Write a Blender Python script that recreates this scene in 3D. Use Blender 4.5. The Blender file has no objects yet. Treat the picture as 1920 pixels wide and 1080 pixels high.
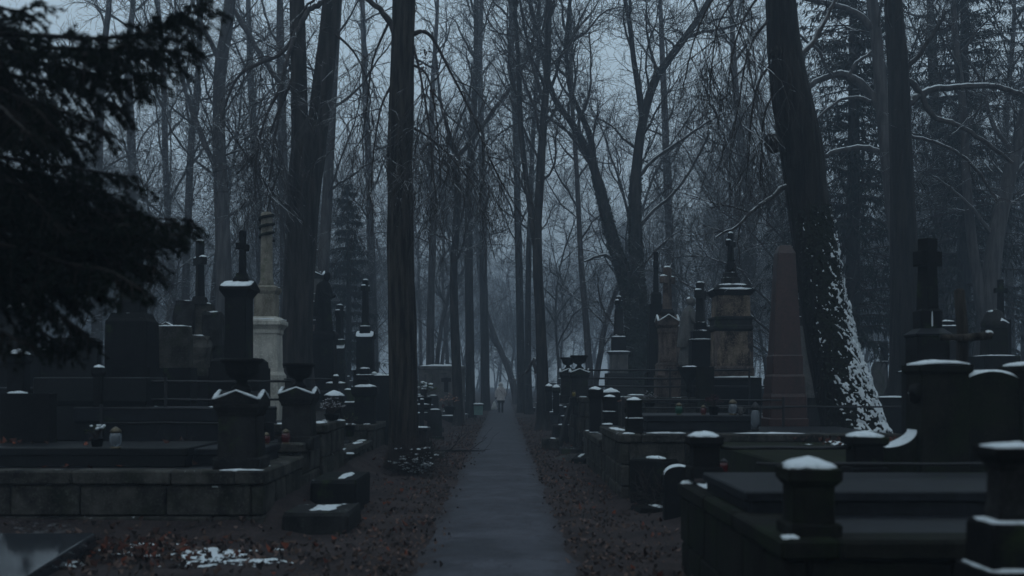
import bpy, math, random
import numpy as np
from mathutils import Vector, Matrix, noise
from math import sin, cos, pi, radians as R
random.seed(7); RNG = random.Random(11)
sc = bpy.context.scene
COL = sc.collection
# ------------------------------------------------------------------ camera, sky, sun, exposure
F = 2000.0; VX, VY = 942.0, 718.0; EYE = 1.7
cam_d = bpy.data.cameras.new('camera'); cam = bpy.data.objects.new('camera', cam_d); COL.objects.link(cam)
cam.location = (0, 0, EYE); cam.rotation_euler = (R(90), 0, 0)
cam_d.sensor_width = 36; cam_d.lens = 36 * F / 1920
cam_d.shift_x = (960 - VX) / 1920; cam_d.shift_y = (VY - 540) / 1920
cam_d.clip_start = 0.1; cam_d.clip_end = 3000
cam_d.dof.use_dof = True; cam_d.dof.focus_distance = 38; cam_d.dof.aperture_fstop = 1.5
sc.camera = cam
SUN_EL, SUN_AZ = R(48), R(200)
w = bpy.data.worlds.new('World'); sc.world = w; w.use_nodes = True
nt = w.node_tree; nt.nodes.clear()
sky = nt.nodes.new('ShaderNodeTexSky'); sky.sky_type = 'NISHITA'; sky.sun_disc = False
sky.sun_elevation = SUN_EL; sky.sun_rotation = SUN_AZ; sky.air_density = 1.4; sky.dust_density = 3.0
mx = nt.nodes.new('ShaderNodeMix'); mx.data_type = 'RGBA'; mx.inputs['Factor'].default_value = 0.90
mx.inputs['B'].default_value = (8.9, 11.6, 13.7, 1)         # flat overcast cloud layer
bg = nt.nodes.new('ShaderNodeBackground'); bg.inputs['Strength'].default_value = 0.1
wo = nt.nodes.new('ShaderNodeOutputWorld')
nt.links.new(sky.outputs['Color'], mx.inputs['A']); nt.links.new(mx.outputs['Result'], bg.inputs['Color'])
nt.links.new(bg.outputs[0], wo.inputs['Surface'])
sl = bpy.data.lights.new('sun', 'SUN'); sl.energy = 0.12; sl.angle = R(40); sl.color = (1, .97, .93)
so = bpy.data.objects.new('sun', sl); COL.objects.link(so)
so.rotation_euler = (R(90) - SUN_EL, 0, R(180) - SUN_AZ)
sc.view_settings.view_transform = 'Standard'; sc.view_settings.look = 'None'
sc.view_settings.gamma = 1; sc.view_settings.use_curve_mapping = False
sc.view_settings.exposure = -0.56
sc.cycles.use_denoising = True; sc.cycles.volume_bounces = 2; sc.cycles.max_bounces = 6
sc.cycles.diffuse_bounces = 3; sc.cycles.glossy_bounces = 2; sc.cycles.transmission_bounces = 4; sc.cycles.caustics_reflective = False
sc.cycles.caustics_refractive = False
try: sc.cycles.denoiser = 'OPENIMAGEDENOISE'
except Exception: pass

# ------------------------------------------------------------------ helpers
def S(Z): return Z / F
def WX(px, Z): return (px - VX) * Z / F
def WZ(py, Z): return EYE + (VY - py) * Z / F
def W(px, py, Z): return (WX(px, Z), Z, WZ(py, Z))
def tag(o, label, cat, group=None):
    o['label'] = label; o['category'] = cat
    if group: o['group'] = group
    return o
def kind(o, k): o['kind'] = k; return o
def thing(name, label, cat, loc, rz=0, group=None):
    o = bpy.data.objects.new(name, None); COL.objects.link(o); o.location = loc; o.rotation_euler = (0, 0, rz)
    o.empty_display_size = .2
    return tag(o, label, cat, group)
def link(name, me, parent=None, m=None):
    o = bpy.data.objects.new(name, me); COL.objects.link(o)
    if m is not None: me.materials.append(m)
    if parent: o.parent = parent
    return o
def np_mesh(name, V, Q, m=None, parent=None, smooth=True, tris=None):
    me = bpy.data.meshes.new(name)
    V = np.asarray(V, dtype=np.float32).reshape(-1, 3)
    parts = []
    if Q is not None and len(Q): parts.append(np.asarray(Q, dtype=np.int32).reshape(-1, 4))
    if tris is not None and len(tris): parts.append(np.asarray(tris, dtype=np.int32).reshape(-1, 3))
    tot = np.concatenate([np.full(len(p), p.shape[1], dtype=np.int32) for p in parts])
    loops = np.concatenate([p.ravel() for p in parts])
    me.vertices.add(len(V)); me.vertices.foreach_set('co', V.ravel())
    me.loops.add(len(loops)); me.loops.foreach_set('vertex_index', loops)
    me.polygons.add(len(tot)); st = np.zeros(len(tot), dtype=np.int32); st[1:] = np.cumsum(tot)[:-1]
    me.polygons.foreach_set('loop_start', st); me.polygons.foreach_set('loop_total', tot)
    me.polygons.foreach_set('use_smooth', np.full(len(tot), smooth, dtype=bool))
    me.update(calc_edges=True); me.validate()
    return link(name, me, parent, m)
def nz(x, y, z=0.0, s=1.0): return noise.noise(Vector((x * s, y * s, z * s)))

class MB:
    def __init__(s, jit=0.0): s.v = []; s.f = []; s.jit = jit
    def add(s, vs, fs):
        b = len(s.v); s.v.extend(vs); s.f.extend([tuple(i + b for i in f) for f in fs])
    def rings(s, prof, cham=.08, cx=0, cy=0, rot=0, caps=True):
        n = 8; vs = []; fs = []; c_, s_ = cos(rot), sin(rot)
        for (hx, hy, z) in prof:
            c = min(hx, hy) * cham
            for (x, y) in ((hx - c, -hy), (hx, -hy + c), (hx, hy - c), (hx - c, hy), (-hx + c, hy), (-hx, hy - c), (-hx, -hy + c), (-hx + c, -hy)):
                vs.append((cx + x * c_ - y * s_, cy + x * s_ + y * c_, z))
        for k in range(len(prof) - 1):
            for i in range(n):
                j = (i + 1) % n; fs.append((k * n + i, k * n + j, k * n + n + j, k * n + n + i))
        if caps:
            fs.append(tuple(reversed(range(n)))); b = (len(prof) - 1) * n; fs.append(tuple(range(b, b + n)))
        s.add(vs, fs); return s
    def box(s, x0, x1, y0, y1, z0, z1, c=.012, rot=0):
        hx, hy = (x1 - x0) / 2, (y1 - y0) / 2; c = min(c, hx * .4, hy * .4, (z1 - z0) * .3)
        ch = c / min(hx, hy)
        return s.rings([(hx - c, hy - c, z0), (hx, hy, z0 + c), (hx, hy, z1 - c), (hx - c, hy - c, z1)], ch, (x0 + x1) / 2, (y0 + y1) / 2, rot)
    def lathe(s, prof, n=16, cx=0, cy=0, cap=True):
        vs = []; fs = []
        for (r, z) in prof:
            for i in range(n):
                a = 2 * pi * i / n; vs.append((cx + r * cos(a), cy + r * sin(a), z))
        for k in range(len(prof) - 1):
            for i in range(n):
                j = (i + 1) % n; fs.append((k * n + i, k * n + j, k * n + n + j, k * n + n + i))
        if cap:
            fs.append(tuple(reversed(range(n)))); b = (len(prof) - 1) * n; fs.append(tuple(range(b, b + n)))
        s.add(vs, fs); return s
    def tube(s, pts, rads, n=6, flat=1.0):
        pts = [Vector(p) for p in pts]; vs = []; fs = []
        if not hasattr(rads, '__len__'): rads = [rads] * len(pts)
        d = (pts[-1] - pts[0]); ref = Vector((0, 0, 1)) if abs(d.normalized().z) < .9 else Vector((1, 0, 0))
        for i, p in enumerate(pts):
            t = (pts[min(i + 1, len(pts) - 1)] - pts[max(i - 1, 0)]).normalized()
            u = t.cross(ref); u = u.normalized() if u.length > 1e-5 else Vector((1, 0, 0)); v = u.cross(t)
            for k in range(n):
                a = 2 * pi * k / n; vs.append(tuple(p + rads[i] * (u * cos(a) + v * sin(a) * flat)))
        for k in range(len(pts) - 1):
            for i in range(n):
                j = (i + 1) % n; fs.append((k * n + i, k * n + n + i, k * n + n + j, k * n + j))
        fs.append(tuple(range(n))); b = (len(pts) - 1) * n; fs.append(tuple(reversed(range(b, b + n))))
        s.add(vs, fs); return s
    def prism(s, poly, y0, y1, c=0.0):   # polygon in x,z extruded along y
        n = len(poly); vs = [(x, y0, z) for x, z in poly] + [(x, y1, z) for x, z in poly]
        fs = [tuple(range(n)), tuple(reversed(range(n, 2 * n)))] + [((i + 1) % n, i, n + i, n + (i + 1) % n) for i in range(n)]
        s.add(vs, fs); return s
    def prismx(s, poly, x0, x1):         # polygon in y,z extruded along x
        n = len(poly); vs = [(x0, y, z) for y, z in poly] + [(x1, y, z) for y, z in poly]
        fs = [tuple(reversed(range(n))), tuple(range(n, 2 * n))] + [(i, (i + 1) % n, n + (i + 1) % n, n + i) for i in range(n)]
        s.add(vs, fs); return s
    def blob(s, c, r, n=8, m=5, amp=.25, seed=0, sq=(1, 1, 1)):
        vs = []; fs = []
        for i in range(m + 1):
            th = pi * i / m
            for j in range(n):
                ph = 2 * pi * j / n; d = Vector((sin(th) * cos(ph), sin(th) * sin(ph), cos(th)))
                k = 1 + amp * noise.noise(d * 1.7 + Vector((seed * 3.1, seed, 0)))
                vs.append((c[0] + d.x * r * k * sq[0], c[1] + d.y * r * k * sq[1], c[2] + d.z * r * k * sq[2]))
        for i in range(m):
            for j in range(n):
                q = (j + 1) % n; fs.append((i * n + j, (i + 1) * n + j, (i + 1) * n + q, i * n + q))
        s.add(vs, fs); return s
    def snow(s, hx, hy, z, t, cx=0, cy=0, base=None, irr=.10, p=7, seed=None, n=22, m=5):
        sd = RNG.random() * 100 if seed is None else seed; vs = []; fs = []
        vs.append((cx, cy, z + t + (base(0, 0) if base else 0)))
        for k in range(1, m + 2):
            rho = min(k, m) / m
            for i in range(n):
                a = 2 * pi * i / n + .07; c, q = cos(a), sin(a)
                rr = (abs(c) ** p + abs(q) ** p) ** (-1 / p); rr *= 1 - irr * (.5 + .9 * nz(c * 1.6 + sd, q * 1.6, sd) + .55 * nz(c * 5 + sd, q * 5, sd))
                x, y = hx * c * rr * rho, hy * q * rr * rho
                h = t * (max(0, 1 - rho ** 3)) ** .6 * (1 + .5 * nz(x * 9 + sd, y * 9, 3) + .35 * nz(x * 24 + sd, y * 24, 5))
                if k == m + 1: h = -.006
                elif k == m: h = t * .25
                vs.append((cx + x, cy + y, z + h + (base(x, y) if base else 0)))
        for i in range(n): fs.append((0, 1 + i, 1 + (i + 1) % n))
        for k in range(m):
            for i in range(n):
                j = (i + 1) % n; fs.append((1 + k * n + i, 1 + k * n + n + i, 1 + k * n + n + j, 1 + k * n + j))
        s.add(vs, fs); return s
    def build(s, name, m, parent=None, smooth=False):
        if s.jit: s.v = [(x + RNG.uniform(-1, 1) * s.jit, y + RNG.uniform(-1, 1) * s.jit, z + RNG.uniform(-1, 1) * s.jit) for x, y, z in s.v]
        me = bpy.data.meshes.new(name); me.from_pydata(s.v, [], s.f)
        if smooth: me.polygons.foreach_set('use_smooth', [True] * len(me.polygons))
        me.update()
        return link(name, me, parent, m)

# ------------------------------------------------------------------ materials
def new_mat(name):
    m = bpy.data.materials.new(name); m.use_nodes = True; t = m.node_tree
    b = t.nodes['Principled BSDF']; return m, t, b
def N(t, typ, **kw):
    n = t.nodes.new(typ)
    for k, v in kw.items():
        if k in n.inputs: n.inputs[k].default_value = v
        else: setattr(n, k, v)
    return n
def L(t, a, b): t.links.new(a, b)
def math_n(t, op, a, b=None, c=None, clamp=False):
    n = t.nodes.new('ShaderNodeMath'); n.operation = op; n.use_clamp = clamp
    for i, v in enumerate((a, b, c)):
        if v is None: continue
        if isinstance(v, (int, float)): n.inputs[i].default_value = v
        else: t.links.new(v, n.inputs[i])
    return n.outputs[0]
def mixc(t, fac, a, b):
    n = t.nodes.new('ShaderNodeMix'); n.data_type = 'RGBA'
    for key, v in (('Factor', fac), ('A', a), ('B', b)):
        if isinstance(v, (int, float)): n.inputs[key].default_value = v
        elif isinstance(v, tuple): n.inputs[key].default_value = (*v, 1)
        else: t.links.new(v, n.inputs[key])
    return n.outputs['Result']
def coords(t, scale=(1, 1, 1), rnd=True):
    tc = t.nodes.new('ShaderNodeTexCoord'); src = tc.outputs['Object']
    if rnd:
        oi = t.nodes.new('ShaderNodeObjectInfo'); va = t.nodes.new('ShaderNodeVectorMath'); va.operation = 'ADD'
        ml = math_n(t, 'MULTIPLY', oi.outputs['Random'], 37.0); L(t, src, va.inputs[0]); L(t, ml, va.inputs[1]); src = va.outputs[0]
    mp = t.nodes.new('ShaderNodeMapping'); mp.inputs['Scale'].default_value = scale; L(t, src, mp.inputs['Vector']); return mp.outputs[0]
def noise_n(t, vec, scale, detail=5, rough=.6):
    n = N(t, 'ShaderNodeTexNoise', Scale=scale, Detail=detail, Roughness=rough); L(t, vec, n.inputs['Vector']); return n.outputs['Fac']
def ramp(t, fac, a, b):
    n = t.nodes.new('ShaderNodeMapRange'); n.inputs['From Min'].default_value = a; n.inputs['From Max'].default_value = b; n.clamp = True
    L(t, fac, n.inputs['Value']); return n.outputs['Result']
def bump(t, b, h, strength=.4, dist=.01):
    n = N(t, 'ShaderNodeBump', Strength=strength, Distance=dist); L(t, h, n.inputs['Height']); L(t, n.outputs['Normal'], b.inputs['Normal'])
def up_mask(t, lo, hi):
    g = t.nodes.new('ShaderNodeNewGeometry'); sp = t.nodes.new('ShaderNodeSeparateXYZ'); L(t, g.outputs['Normal'], sp.inputs[0]); return ramp(t, sp.outputs['Z'], lo, hi)
SNOWC = (.80, .84, .86)
def stone(name, c1, c2, moss=0.0, rough=.75, sc_=3.0, mossc=(.035, .055, .015), snow=.0, bs=.5, spec=.10, streak=.6, lichen=.0):
    m, t, b = new_mat(name); v = coords(t)
    n1 = noise_n(t, v, sc_, 6, .65); col = mixc(t, ramp(t, n1, .34, .66), c1, c2)
    vs = coords(t, (4.5, 4.5, 1.1)); n2 = noise_n(t, vs, 1.3, 4)
    dark = tuple(k * .35 for k in c1); col = mixc(t, math_n(t, 'MULTIPLY', ramp(t, n2, .5, .68), streak), col, dark)
    n3 = noise_n(t, v, 38, 3); col = mixc(t, math_n(t, 'MULTIPLY', ramp(t, n3, .52, .75), .45), col, tuple(min(1, k * 1.9) for k in c2))
    if moss > 0:
        n4 = noise_n(t, v, 2.1, 6, .7); col = mixc(t, math_n(t, 'MULTIPLY', ramp(t, n4, .62 - moss * .25, .78 - moss * .2), .8), col, mossc)
    if lichen > 0:
        n6 = noise_n(t, v, 2.6, 7, .8); col = mixc(t, math_n(t, 'MULTIPLY', ramp(t, n6, .60, .68), lichen), col, (.105, .112, .095))
    if snow > 0:
        n5 = noise_n(t, v, 5.0, 5, .7); mk = math_n(t, 'MULTIPLY', ramp(t, n5, .72 - snow * .4, .76 - snow * .4), up_mask(t, .6, .85)); col = mixc(t, mk, col, SNOWC)
    L(t, col, b.inputs['Base Color']); b.inputs['Roughness'].default_value = rough; b.inputs['Specular IOR Level'].default_value = spec
    h = math_n(t, 'ADD', noise_n(t, v, 14, 6, .7), math_n(t, 'MULTIPLY', n3, .3)); bump(t, b, h, bs, .012)
    return m
def bark(name, c1, c2, snow=.5, zs=.12, sc_=9, dist=.03):
    m, t, b = new_mat(name); v = coords(t, (1, 1, zs)); v2 = coords(t)
    n1 = noise_n(t, v, sc_, 5, .6); n2 = noise_n(t, v2, 1.4, 4)
    col = mixc(t, ramp(t, n1, .40, .66), c1, c2); col = mixc(t, math_n(t, 'MULTIPLY', ramp(t, n2, .5, .7), .5), col, tuple(k * .6 for k in c1))
    if snow > 0:
        n5 = noise_n(t, v2, 3.0, 5, .75); mk = math_n(t, 'MULTIPLY', ramp(t, n5, .70 - snow * .35, .74 - snow * .35), up_mask(t, .45, .75)); col = mixc(t, mk, col, SNOWC)
    L(t, col, b.inputs['Base Color']); b.inputs['Roughness'].default_value = .85; b.inputs['Specular IOR Level'].default_value = .2
    bump(t, b, n1, .9, dist); return m
def plain(name, c, rough=.6, metal=0, spec=.4, var=.25, sc_=12, bs=.2):
    m, t, b = new_mat(name); v = coords(t); n1 = noise_n(t, v, sc_, 4)
    col = mixc(t, ramp(t, n1, .3, .7), tuple(k * (1 - var) for k in c), tuple(min(1, k * (1 + var)) for k in c))
    L(t, col, b.inputs['Base Color']); b.inputs['Roughness'].default_value = rough; b.inputs['Metallic'].default_value = metal; b.inputs['Specular IOR Level'].default_value = spec
    if bs: bump(t, b, n1, bs, .006)
    return m
def island(name, cols, rough=.7, snow=0, sub=.0):
    m, t, b = new_mat(name); g = t.nodes.new('ShaderNodeNewGeometry'); cr = t.nodes.new('ShaderNodeValToRGB'); cr.color_ramp.interpolation = 'CONSTANT'
    e = cr.color_ramp.elements
    while len(e) < len(cols): e.new(.5)
    for i, c in enumerate(cols): e[i].position = i / len(cols); e[i].color = (*c, 1)
    L(t, g.outputs['Random Per Island'], cr.inputs[0]); L(t, cr.outputs[0], b.inputs['Base Color']); b.inputs['Roughness'].default_value = rough; b.inputs['Specular IOR Level'].default_value = .1
    return m
def glass(name, c):
    m, t, b = new_mat(name); b.inputs['Base Color'].default_value = (*c, 1); b.inputs['Roughness'].default_value = .12
    b.inputs['Transmission Weight'].default_value = .55; return m
M = {}
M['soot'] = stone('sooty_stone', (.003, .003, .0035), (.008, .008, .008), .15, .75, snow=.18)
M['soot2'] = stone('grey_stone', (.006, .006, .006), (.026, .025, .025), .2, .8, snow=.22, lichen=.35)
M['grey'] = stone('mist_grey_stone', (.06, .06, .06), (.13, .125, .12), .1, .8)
M['moss'] = stone('mossy_stone', (.0035, .0035, .003), (.014, .014, .011), .6, .85, mossc=(.010, .017, .005))
M['wall'] = stone('plinth_stone', (.006, .006, .006), (.070, .065, .057), .4, .8, mossc=(.012, .016, .006), snow=.2, lichen=.75)
M['sand'] = stone('stained_sandstone', (.016, .014, .013), (.27, .205, .155), .0, .85, sc_=2.6, streak=.9)
M['sandg'] = stone('brown_grey_stone', (.02, .017, .016), (.17, .13, .115), .0, .85, sc_=1.8, streak=.9)
M['cream2'] = stone('weathered_cream', (.12, .105, .08), (.27, .245, .20), .1, .85, streak=.6)
M['mossbed'] = stone('moss_bed', (.005, .0055, .004), (.014, .015, .008), .7, .95, mossc=(.014, .020, .005), sc_=6)
M['cream'] = stone('cream_stone', (.34, .32, .28), (.56, .53, .47), .0, .8, streak=.45)
M['red'] = stone('red_granite', (.018, .0055, .0045), (.044, .015, .012), .0, .38, sc_=20, bs=.12, spec=.5)
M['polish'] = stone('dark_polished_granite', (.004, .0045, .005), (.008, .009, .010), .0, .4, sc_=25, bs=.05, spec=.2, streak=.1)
M['slab'] = stone('wet_slab', (.004, .0045, .006), (.010, .012, .016), .1, .5, sc_=6, bs=.25, spec=.2)
M['mirror'] = stone('mirror_granite', (.014, .015, .018), (.028, .03, .034), .0, .07, sc_=25, bs=.01, spec=.34, streak=.1)
M['iron'] = plain('iron', (.02, .02, .022), .55, .4)
M['soil'] = plain('soil', (.03, .024, .018), .95, 0, .1, .5, 5, 1)
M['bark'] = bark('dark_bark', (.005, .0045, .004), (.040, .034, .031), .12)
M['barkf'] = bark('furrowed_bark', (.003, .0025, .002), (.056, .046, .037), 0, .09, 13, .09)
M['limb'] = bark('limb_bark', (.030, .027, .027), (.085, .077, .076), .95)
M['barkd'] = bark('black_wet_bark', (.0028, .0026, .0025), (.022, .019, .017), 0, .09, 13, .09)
M['twig'] = plain('twig_bark', (.035, .027, .025), .9, 0, .1, .3, 3, 0)
M['twigs'] = bark('snowy_twig_bark', (.03, .026, .024), (.05, .042, .04), .55)
M['needle'] = island('spruce_needles', [(.007, .012, .009), (.010, .016, .011), (.006, .010, .008), (.012, .017, .011)], .7)
M['ivy'] = island('ivy_leaves', [(.009, .013, .007), (.014, .018, .010), (.007, .010, .006), (.018, .020, .013)], .5)
M['leaf'] = island('fallen_leaves', [(.03, .02, .018), (.075, .048, .038), (.018, .013, .012), (.11, .07, .055), (.05, .034, .028), (.15, .10, .085), (.026, .02, .019)], .8)
M['leafred'] = island('red_leaves', [(.15, .040, .022), (.07, .022, .015), (.10, .034, .022), (.05, .02, .015), (.03, .018, .015), (.04, .02, .016)], .75)
m, t, b = new_mat('snow'); v = coords(t); b.inputs['Base Color'].default_value = (*SNOWC, 1); b.inputs['Roughness'].default_value = .6; b.inputs['Specular IOR Level'].default_value = .2
ng = noise_n(t, v, 30, 6, .75); L(t, mixc(t, ramp(t, noise_n(t, v, 11, 5, .75), .52, .72), SNOWC, (.52, .56, .58)), b.inputs['Base Color']); bump(t, b, math_n(t, 'ADD', ng, noise_n(t, v, 9, 4, .6)), .9, .022); M['snow'] = m
M['paper'] = plain('pale_paper', (.6, .62, .62), .8)
# ground: leaf mould, with paler trodden earth and thin leftover snow deep among the graves
m, t, b = new_mat('leaf_mould'); v = coords(t, rnd=False)
n1 = noise_n(t, v, .9, 6, .7); n2 = noise_n(t, v, 9, 6, .75); n3 = noise_n(t, v, 45, 4, .7)
col = mixc(t, ramp(t, n1, .35, .65), (.020, .016, .019), (.070, .053, .052)); col = mixc(t, math_n(t, 'MULTIPLY', ramp(t, n2, .45, .7), .7), col, (.034, .025, .022))
col = mixc(t, math_n(t, 'MULTIPLY', ramp(t, n3, .55, .7), .6), col, (.18, .12, .085))
sp = t.nodes.new('ShaderNodeSeparateXYZ'); L(t, v, sp.inputs[0]); ax = math_n(t, 'ABSOLUTE', sp.outputs['X'])
n4 = noise_n(t, v, .8, 7, .75); mk = math_n(t, 'MULTIPLY', ramp(t, n4, .50, .56), ramp(t, ax, 4.5, 7)); col = mixc(t, math_n(t, 'MULTIPLY', mk, .75), col, SNOWC)
L(t, col, b.inputs['Base Color']); b.inputs['Roughness'].default_value = .95; b.inputs['Specular IOR Level'].default_value = .15
bump(t, b, math_n(t, 'ADD', n2, math_n(t, 'MULTIPLY', n3, .5)), 1, .05); M['ground'] = m
# asphalt
m, t, b = new_mat('old_asphalt'); v = coords(t, rnd=False)
n1 = noise_n(t, v, .8, 7, .7); n2 = noise_n(t, v, 90, 3, .8); n3 = noise_n(t, v, 5, 6, .75); n5 = noise_n(t, v, 22, 4, .7)
col = mixc(t, ramp(t, n1, .41, .59), (.034, .034, .041), (.078, .078, .092)); col = mixc(t, math_n(t, 'MULTIPLY', ramp(t, n2, .5, .72), .6), col, (.17, .17, .19))
col = mixc(t, math_n(t, 'MULTIPLY', ramp(t, n3, .52, .68), .6), col, (.040, .031, .031)); col = mixc(t, math_n(t, 'MULTIPLY', ramp(t, n5, .60, .70), .7), col, (.022, .020, .022))
sp = t.nodes.new('ShaderNodeSeparateXYZ'); L(t, v, sp.inputs[0]); ex = math_n(t, 'ABSOLUTE', math_n(t, 'ADD', sp.outputs['X'], .06))
ed = ramp(t, math_n(t, 'ADD', ex, math_n(t, 'MULTIPLY', math_n(t, 'SUBTRACT', n3, .5), .9)), .50, .80); col = mixc(t, math_n(t, 'MULTIPLY', ed, .8), col, (.034, .026, .026))
vo = N(t, 'ShaderNodeTexVoronoi', Scale=1.1); vo.feature = 'DISTANCE_TO_EDGE'; wv = t.nodes.new('ShaderNodeVectorMath'); wv.operation = 'ADD'; nn = N(t, 'ShaderNodeTexNoise', Scale=3.0, Detail=4); L(t, v, nn.inputs['Vector']); L(t, v, wv.inputs[0]); L(t, nn.outputs['Color'], wv.inputs[1]); L(t, wv.outputs[0], vo.inputs['Vector'])
crk = math_n(t, 'MULTIPLY', ramp(t, vo.outputs['Distance'], .014, .004), ramp(t, n1, .45, .6)); col = mixc(t, math_n(t, 'MULTIPLY', crk, .75), col, (.014, .013, .014))
L(t, col, b.inputs['Base Color']); L(t, math_n(t, 'ADD', math_n(t, 'MULTIPLY', n1, .5), .42), b.inputs['Roughness']); b.inputs['Specular IOR Level'].default_value = .10
bump(t, b, math_n(t, 'SUBTRACT', math_n(t, 'ADD', n2, math_n(t, 'MULTIPLY', n3, 1.5)), math_n(t, 'MULTIPLY', crk, .8)), .55, .015); M['asphalt'] = m

# ------------------------------------------------------------------ ground and path
def gh(x, y):
    a = abs(x); u = min(1, max(0, (a - 1.95) / 1.1)); u = u * u * (3 - 2 * u)
    rough = min(1, max(0, (a - .95) / .5))
    if x < 0: u *= min(1, max(0, (y - 11.6) / 1.2))
    return .38 * u + rough * (.030 * nz(x, y, 1, 1.3) + .018 * nz(x, y, 4, 4.0)) + min(1, max(0, (a - 3) / 6)) * .12 * nz(x, y, 2, .25)
xs = np.concatenate([[-320, -150, -80, -50, -35, -25, -18, -14, -11], np.arange(-9, -3, .5), np.arange(-3, 3.01, .12), np.arange(3.5, 9.1, .5), [11, 14, 18, 25, 35, 50, 80, 150, 320]])
ys = np.concatenate([[-70, -40, -20, -8, -2, 2], np.arange(4, 30, .2), np.arange(30, 60, .6), np.arange(60, 110, 2), [120, 140, 170, 200, 240, 280, 320]])
V = [(x, y, gh(x, y)) for y in ys for x in xs]; nx = len(xs)
Q = [(j * nx + i, j * nx + i + 1, (j + 1) * nx + i + 1, (j + 1) * nx + i) for j in range(len(ys) - 1) for i in range(nx - 1)]
kind(np_mesh('ground', V, Q, M['ground']), 'structure')
def path_edge(y, s): return -.055 + s * (.80 + .05 * nz(y, s * 9, 0, .35) + .085 * nz(y, s * 5, 0, 1.3) + .06 * nz(y, s, 0, 3.7))
pv = []; pq = []; py_ = np.concatenate([np.arange(2, 40, .12), np.arange(40, 240, 1.0)])
for k, y in enumerate(py_):
    l, r = path_edge(y, -1), path_edge(y, 1)
    for q in range(9):
        u = q / 8; x = l + (r - l) * u; z = .016 + .022 * (1 - (2 * u - 1) ** 2)
        if q in (0, 8): z = -.012
        pv.append((x, y, z))
    if k:
        for q in range(8): a = (k - 1) * 9 + q; pq.append((a, a + 1, a + 10, a + 9))
kind(np_mesh('path', pv, pq, M['asphalt']), 'structure')

# ------------------------------------------------------------------ haze: one closed box of even air
mb = MB(); mb.box(-335, 335, -80, 330, -1.2, 34, 0)
hz = mb.build('haze', None); kind(hz, 'stuff')
m = bpy.data.materials.new('haze'); m.use_nodes = True; t = m.node_tree; t.nodes.clear()
pvn = t.nodes.new('ShaderNodeVolumePrincipled'); o_ = t.nodes.new('ShaderNodeOutputMaterial')
pvn.inputs['Color'].default_value = (.36, .42, .49, 1); pvn.inputs['Density'].default_value = .0059; pvn.inputs['Anisotropy'].default_value = .25
for k in ('Density Attribute', 'Color Attribute', 'Temperature Attribute'):
    if k in pvn.inputs: pvn.inputs[k].default_value = ''
L(t, pvn.outputs[0], o_.inputs['Volume']); hz.data.materials.clear(); hz.data.materials.append(m)
try: m.cycles.homogeneous_volume = True
except Exception: pass

# ------------------------------------------------------------------ trees
def catmull(P, per=4):
    P = [np.array(p, float) for p in P]; out = []
    for i in range(len(P) - 1):
        p0 = P[max(i - 1, 0)]; p1 = P[i]; p2 = P[i + 1]; p3 = P[min(i + 2, len(P) - 1)]
        for k in range(per):
            u = k / per; out.append(.5 * ((2 * p1) + (-p0 + p2) * u + (2 * p0 - 5 * p1 + 4 * p2 - p3) * u * u + (-p0 + 3 * p1 - 3 * p2 + p3) * u ** 3))
    out.append(P[-1]); return out
def tubes_np(polys):
    """polys: (points, radii, sides) -> vertex and quad arrays of open tubes"""
    groups = {}
    for p, r, n in polys: groups.setdefault((len(p), n), []).append((p, r))
    Vs = []; Qs = []; base = 0
    for (k, n), lst in groups.items():
        P = np.array([a for a, _ in lst], float); Rr = np.array([b_ for _, b_ in lst], float); B = len(lst)
        T = np.empty_like(P); T[:, 1:-1] = P[:, 2:] - P[:, :-2]; T[:, 0] = P[:, 1] - P[:, 0]; T[:, -1] = P[:, -1] - P[:, -2]
        T /= np.linalg.norm(T, axis=2, keepdims=True) + 1e-9
        D = P[:, -1] - P[:, 0]; D /= np.linalg.norm(D, axis=1, keepdims=True) + 1e-9
        ref = np.where(np.abs(D[:, 2:3]) < .8, np.array([[0, 0, 1.]]), np.array([[1., 0.02, 0]]))[:, None, :]
        U = np.cross(T, ref); U /= np.linalg.norm(U, axis=2, keepdims=True) + 1e-9; Wv = np.cross(U, T)
        a = 2 * pi * np.arange(n) / n
        X = P[:, :, None, :] + Rr[:, :, None, None] * (U[:, :, None, :] * np.cos(a)[None, None, :, None] + Wv[:, :, None, :] * np.sin(a)[None, None, :, None])
        Vs.append(X.reshape(-1, 3))
        i = np.arange(n); j = (i + 1) % n; r0 = np.arange(k - 1)[:, None] * n
        q = np.stack([r0 + i, r0 + n + i, r0 + n + j, r0 + j], -1).reshape(-1, 4)
        Qs.append((q[None] + (np.arange(B) * k * n)[:, None, None] + base).reshape(-1, 4)); base += B * k * n
    return np.concatenate(Vs), np.concatenate(Qs)
def rot_dir(d, ang, az):
    dx, dy, dz = d
    if abs(dz) < .9: ux, uy, uz = dy, -dx, 0.0
    else: ux, uy, uz = 0.0, dz, -dy
    l = math.sqrt(ux * ux + uy * uy + uz * uz) or 1; ux /= l; uy /= l; uz /= l
    vx, vy, vz = dy * uz - dz * uy, dz * ux - dx * uz, dx * uy - dy * ux
    ca, sa = cos(ang), sin(ang); c1, s1 = cos(az) * sa, sin(az) * sa
    return (dx * ca + ux * c1 + vx * s1, dy * ca + uy * c1 + vy * s1, dz * ca + uz * c1 + vz * s1)
def grow(p, d, ln, r0, r1, ns, wig, trop, rg):
    pts = [p]; rad = [r0]; x, y, z = p; st = ln / ns
    for i in range(ns):
        dx, dy, dz = d; dx += rg.gauss(0, wig); dy += rg.gauss(0, wig); dz += rg.gauss(0, wig) + trop / ns
        l = math.sqrt(dx * dx + dy * dy + dz * dz) or 1; d = (dx / l, dy / l, dz / l)
        x += d[0] * st; y += d[1] * st; z += d[2] * st; pts.append((x, y, z)); rad.append(r0 + (r1 - r0) * (i + 1) / ns)
    return pts, rad
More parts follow.
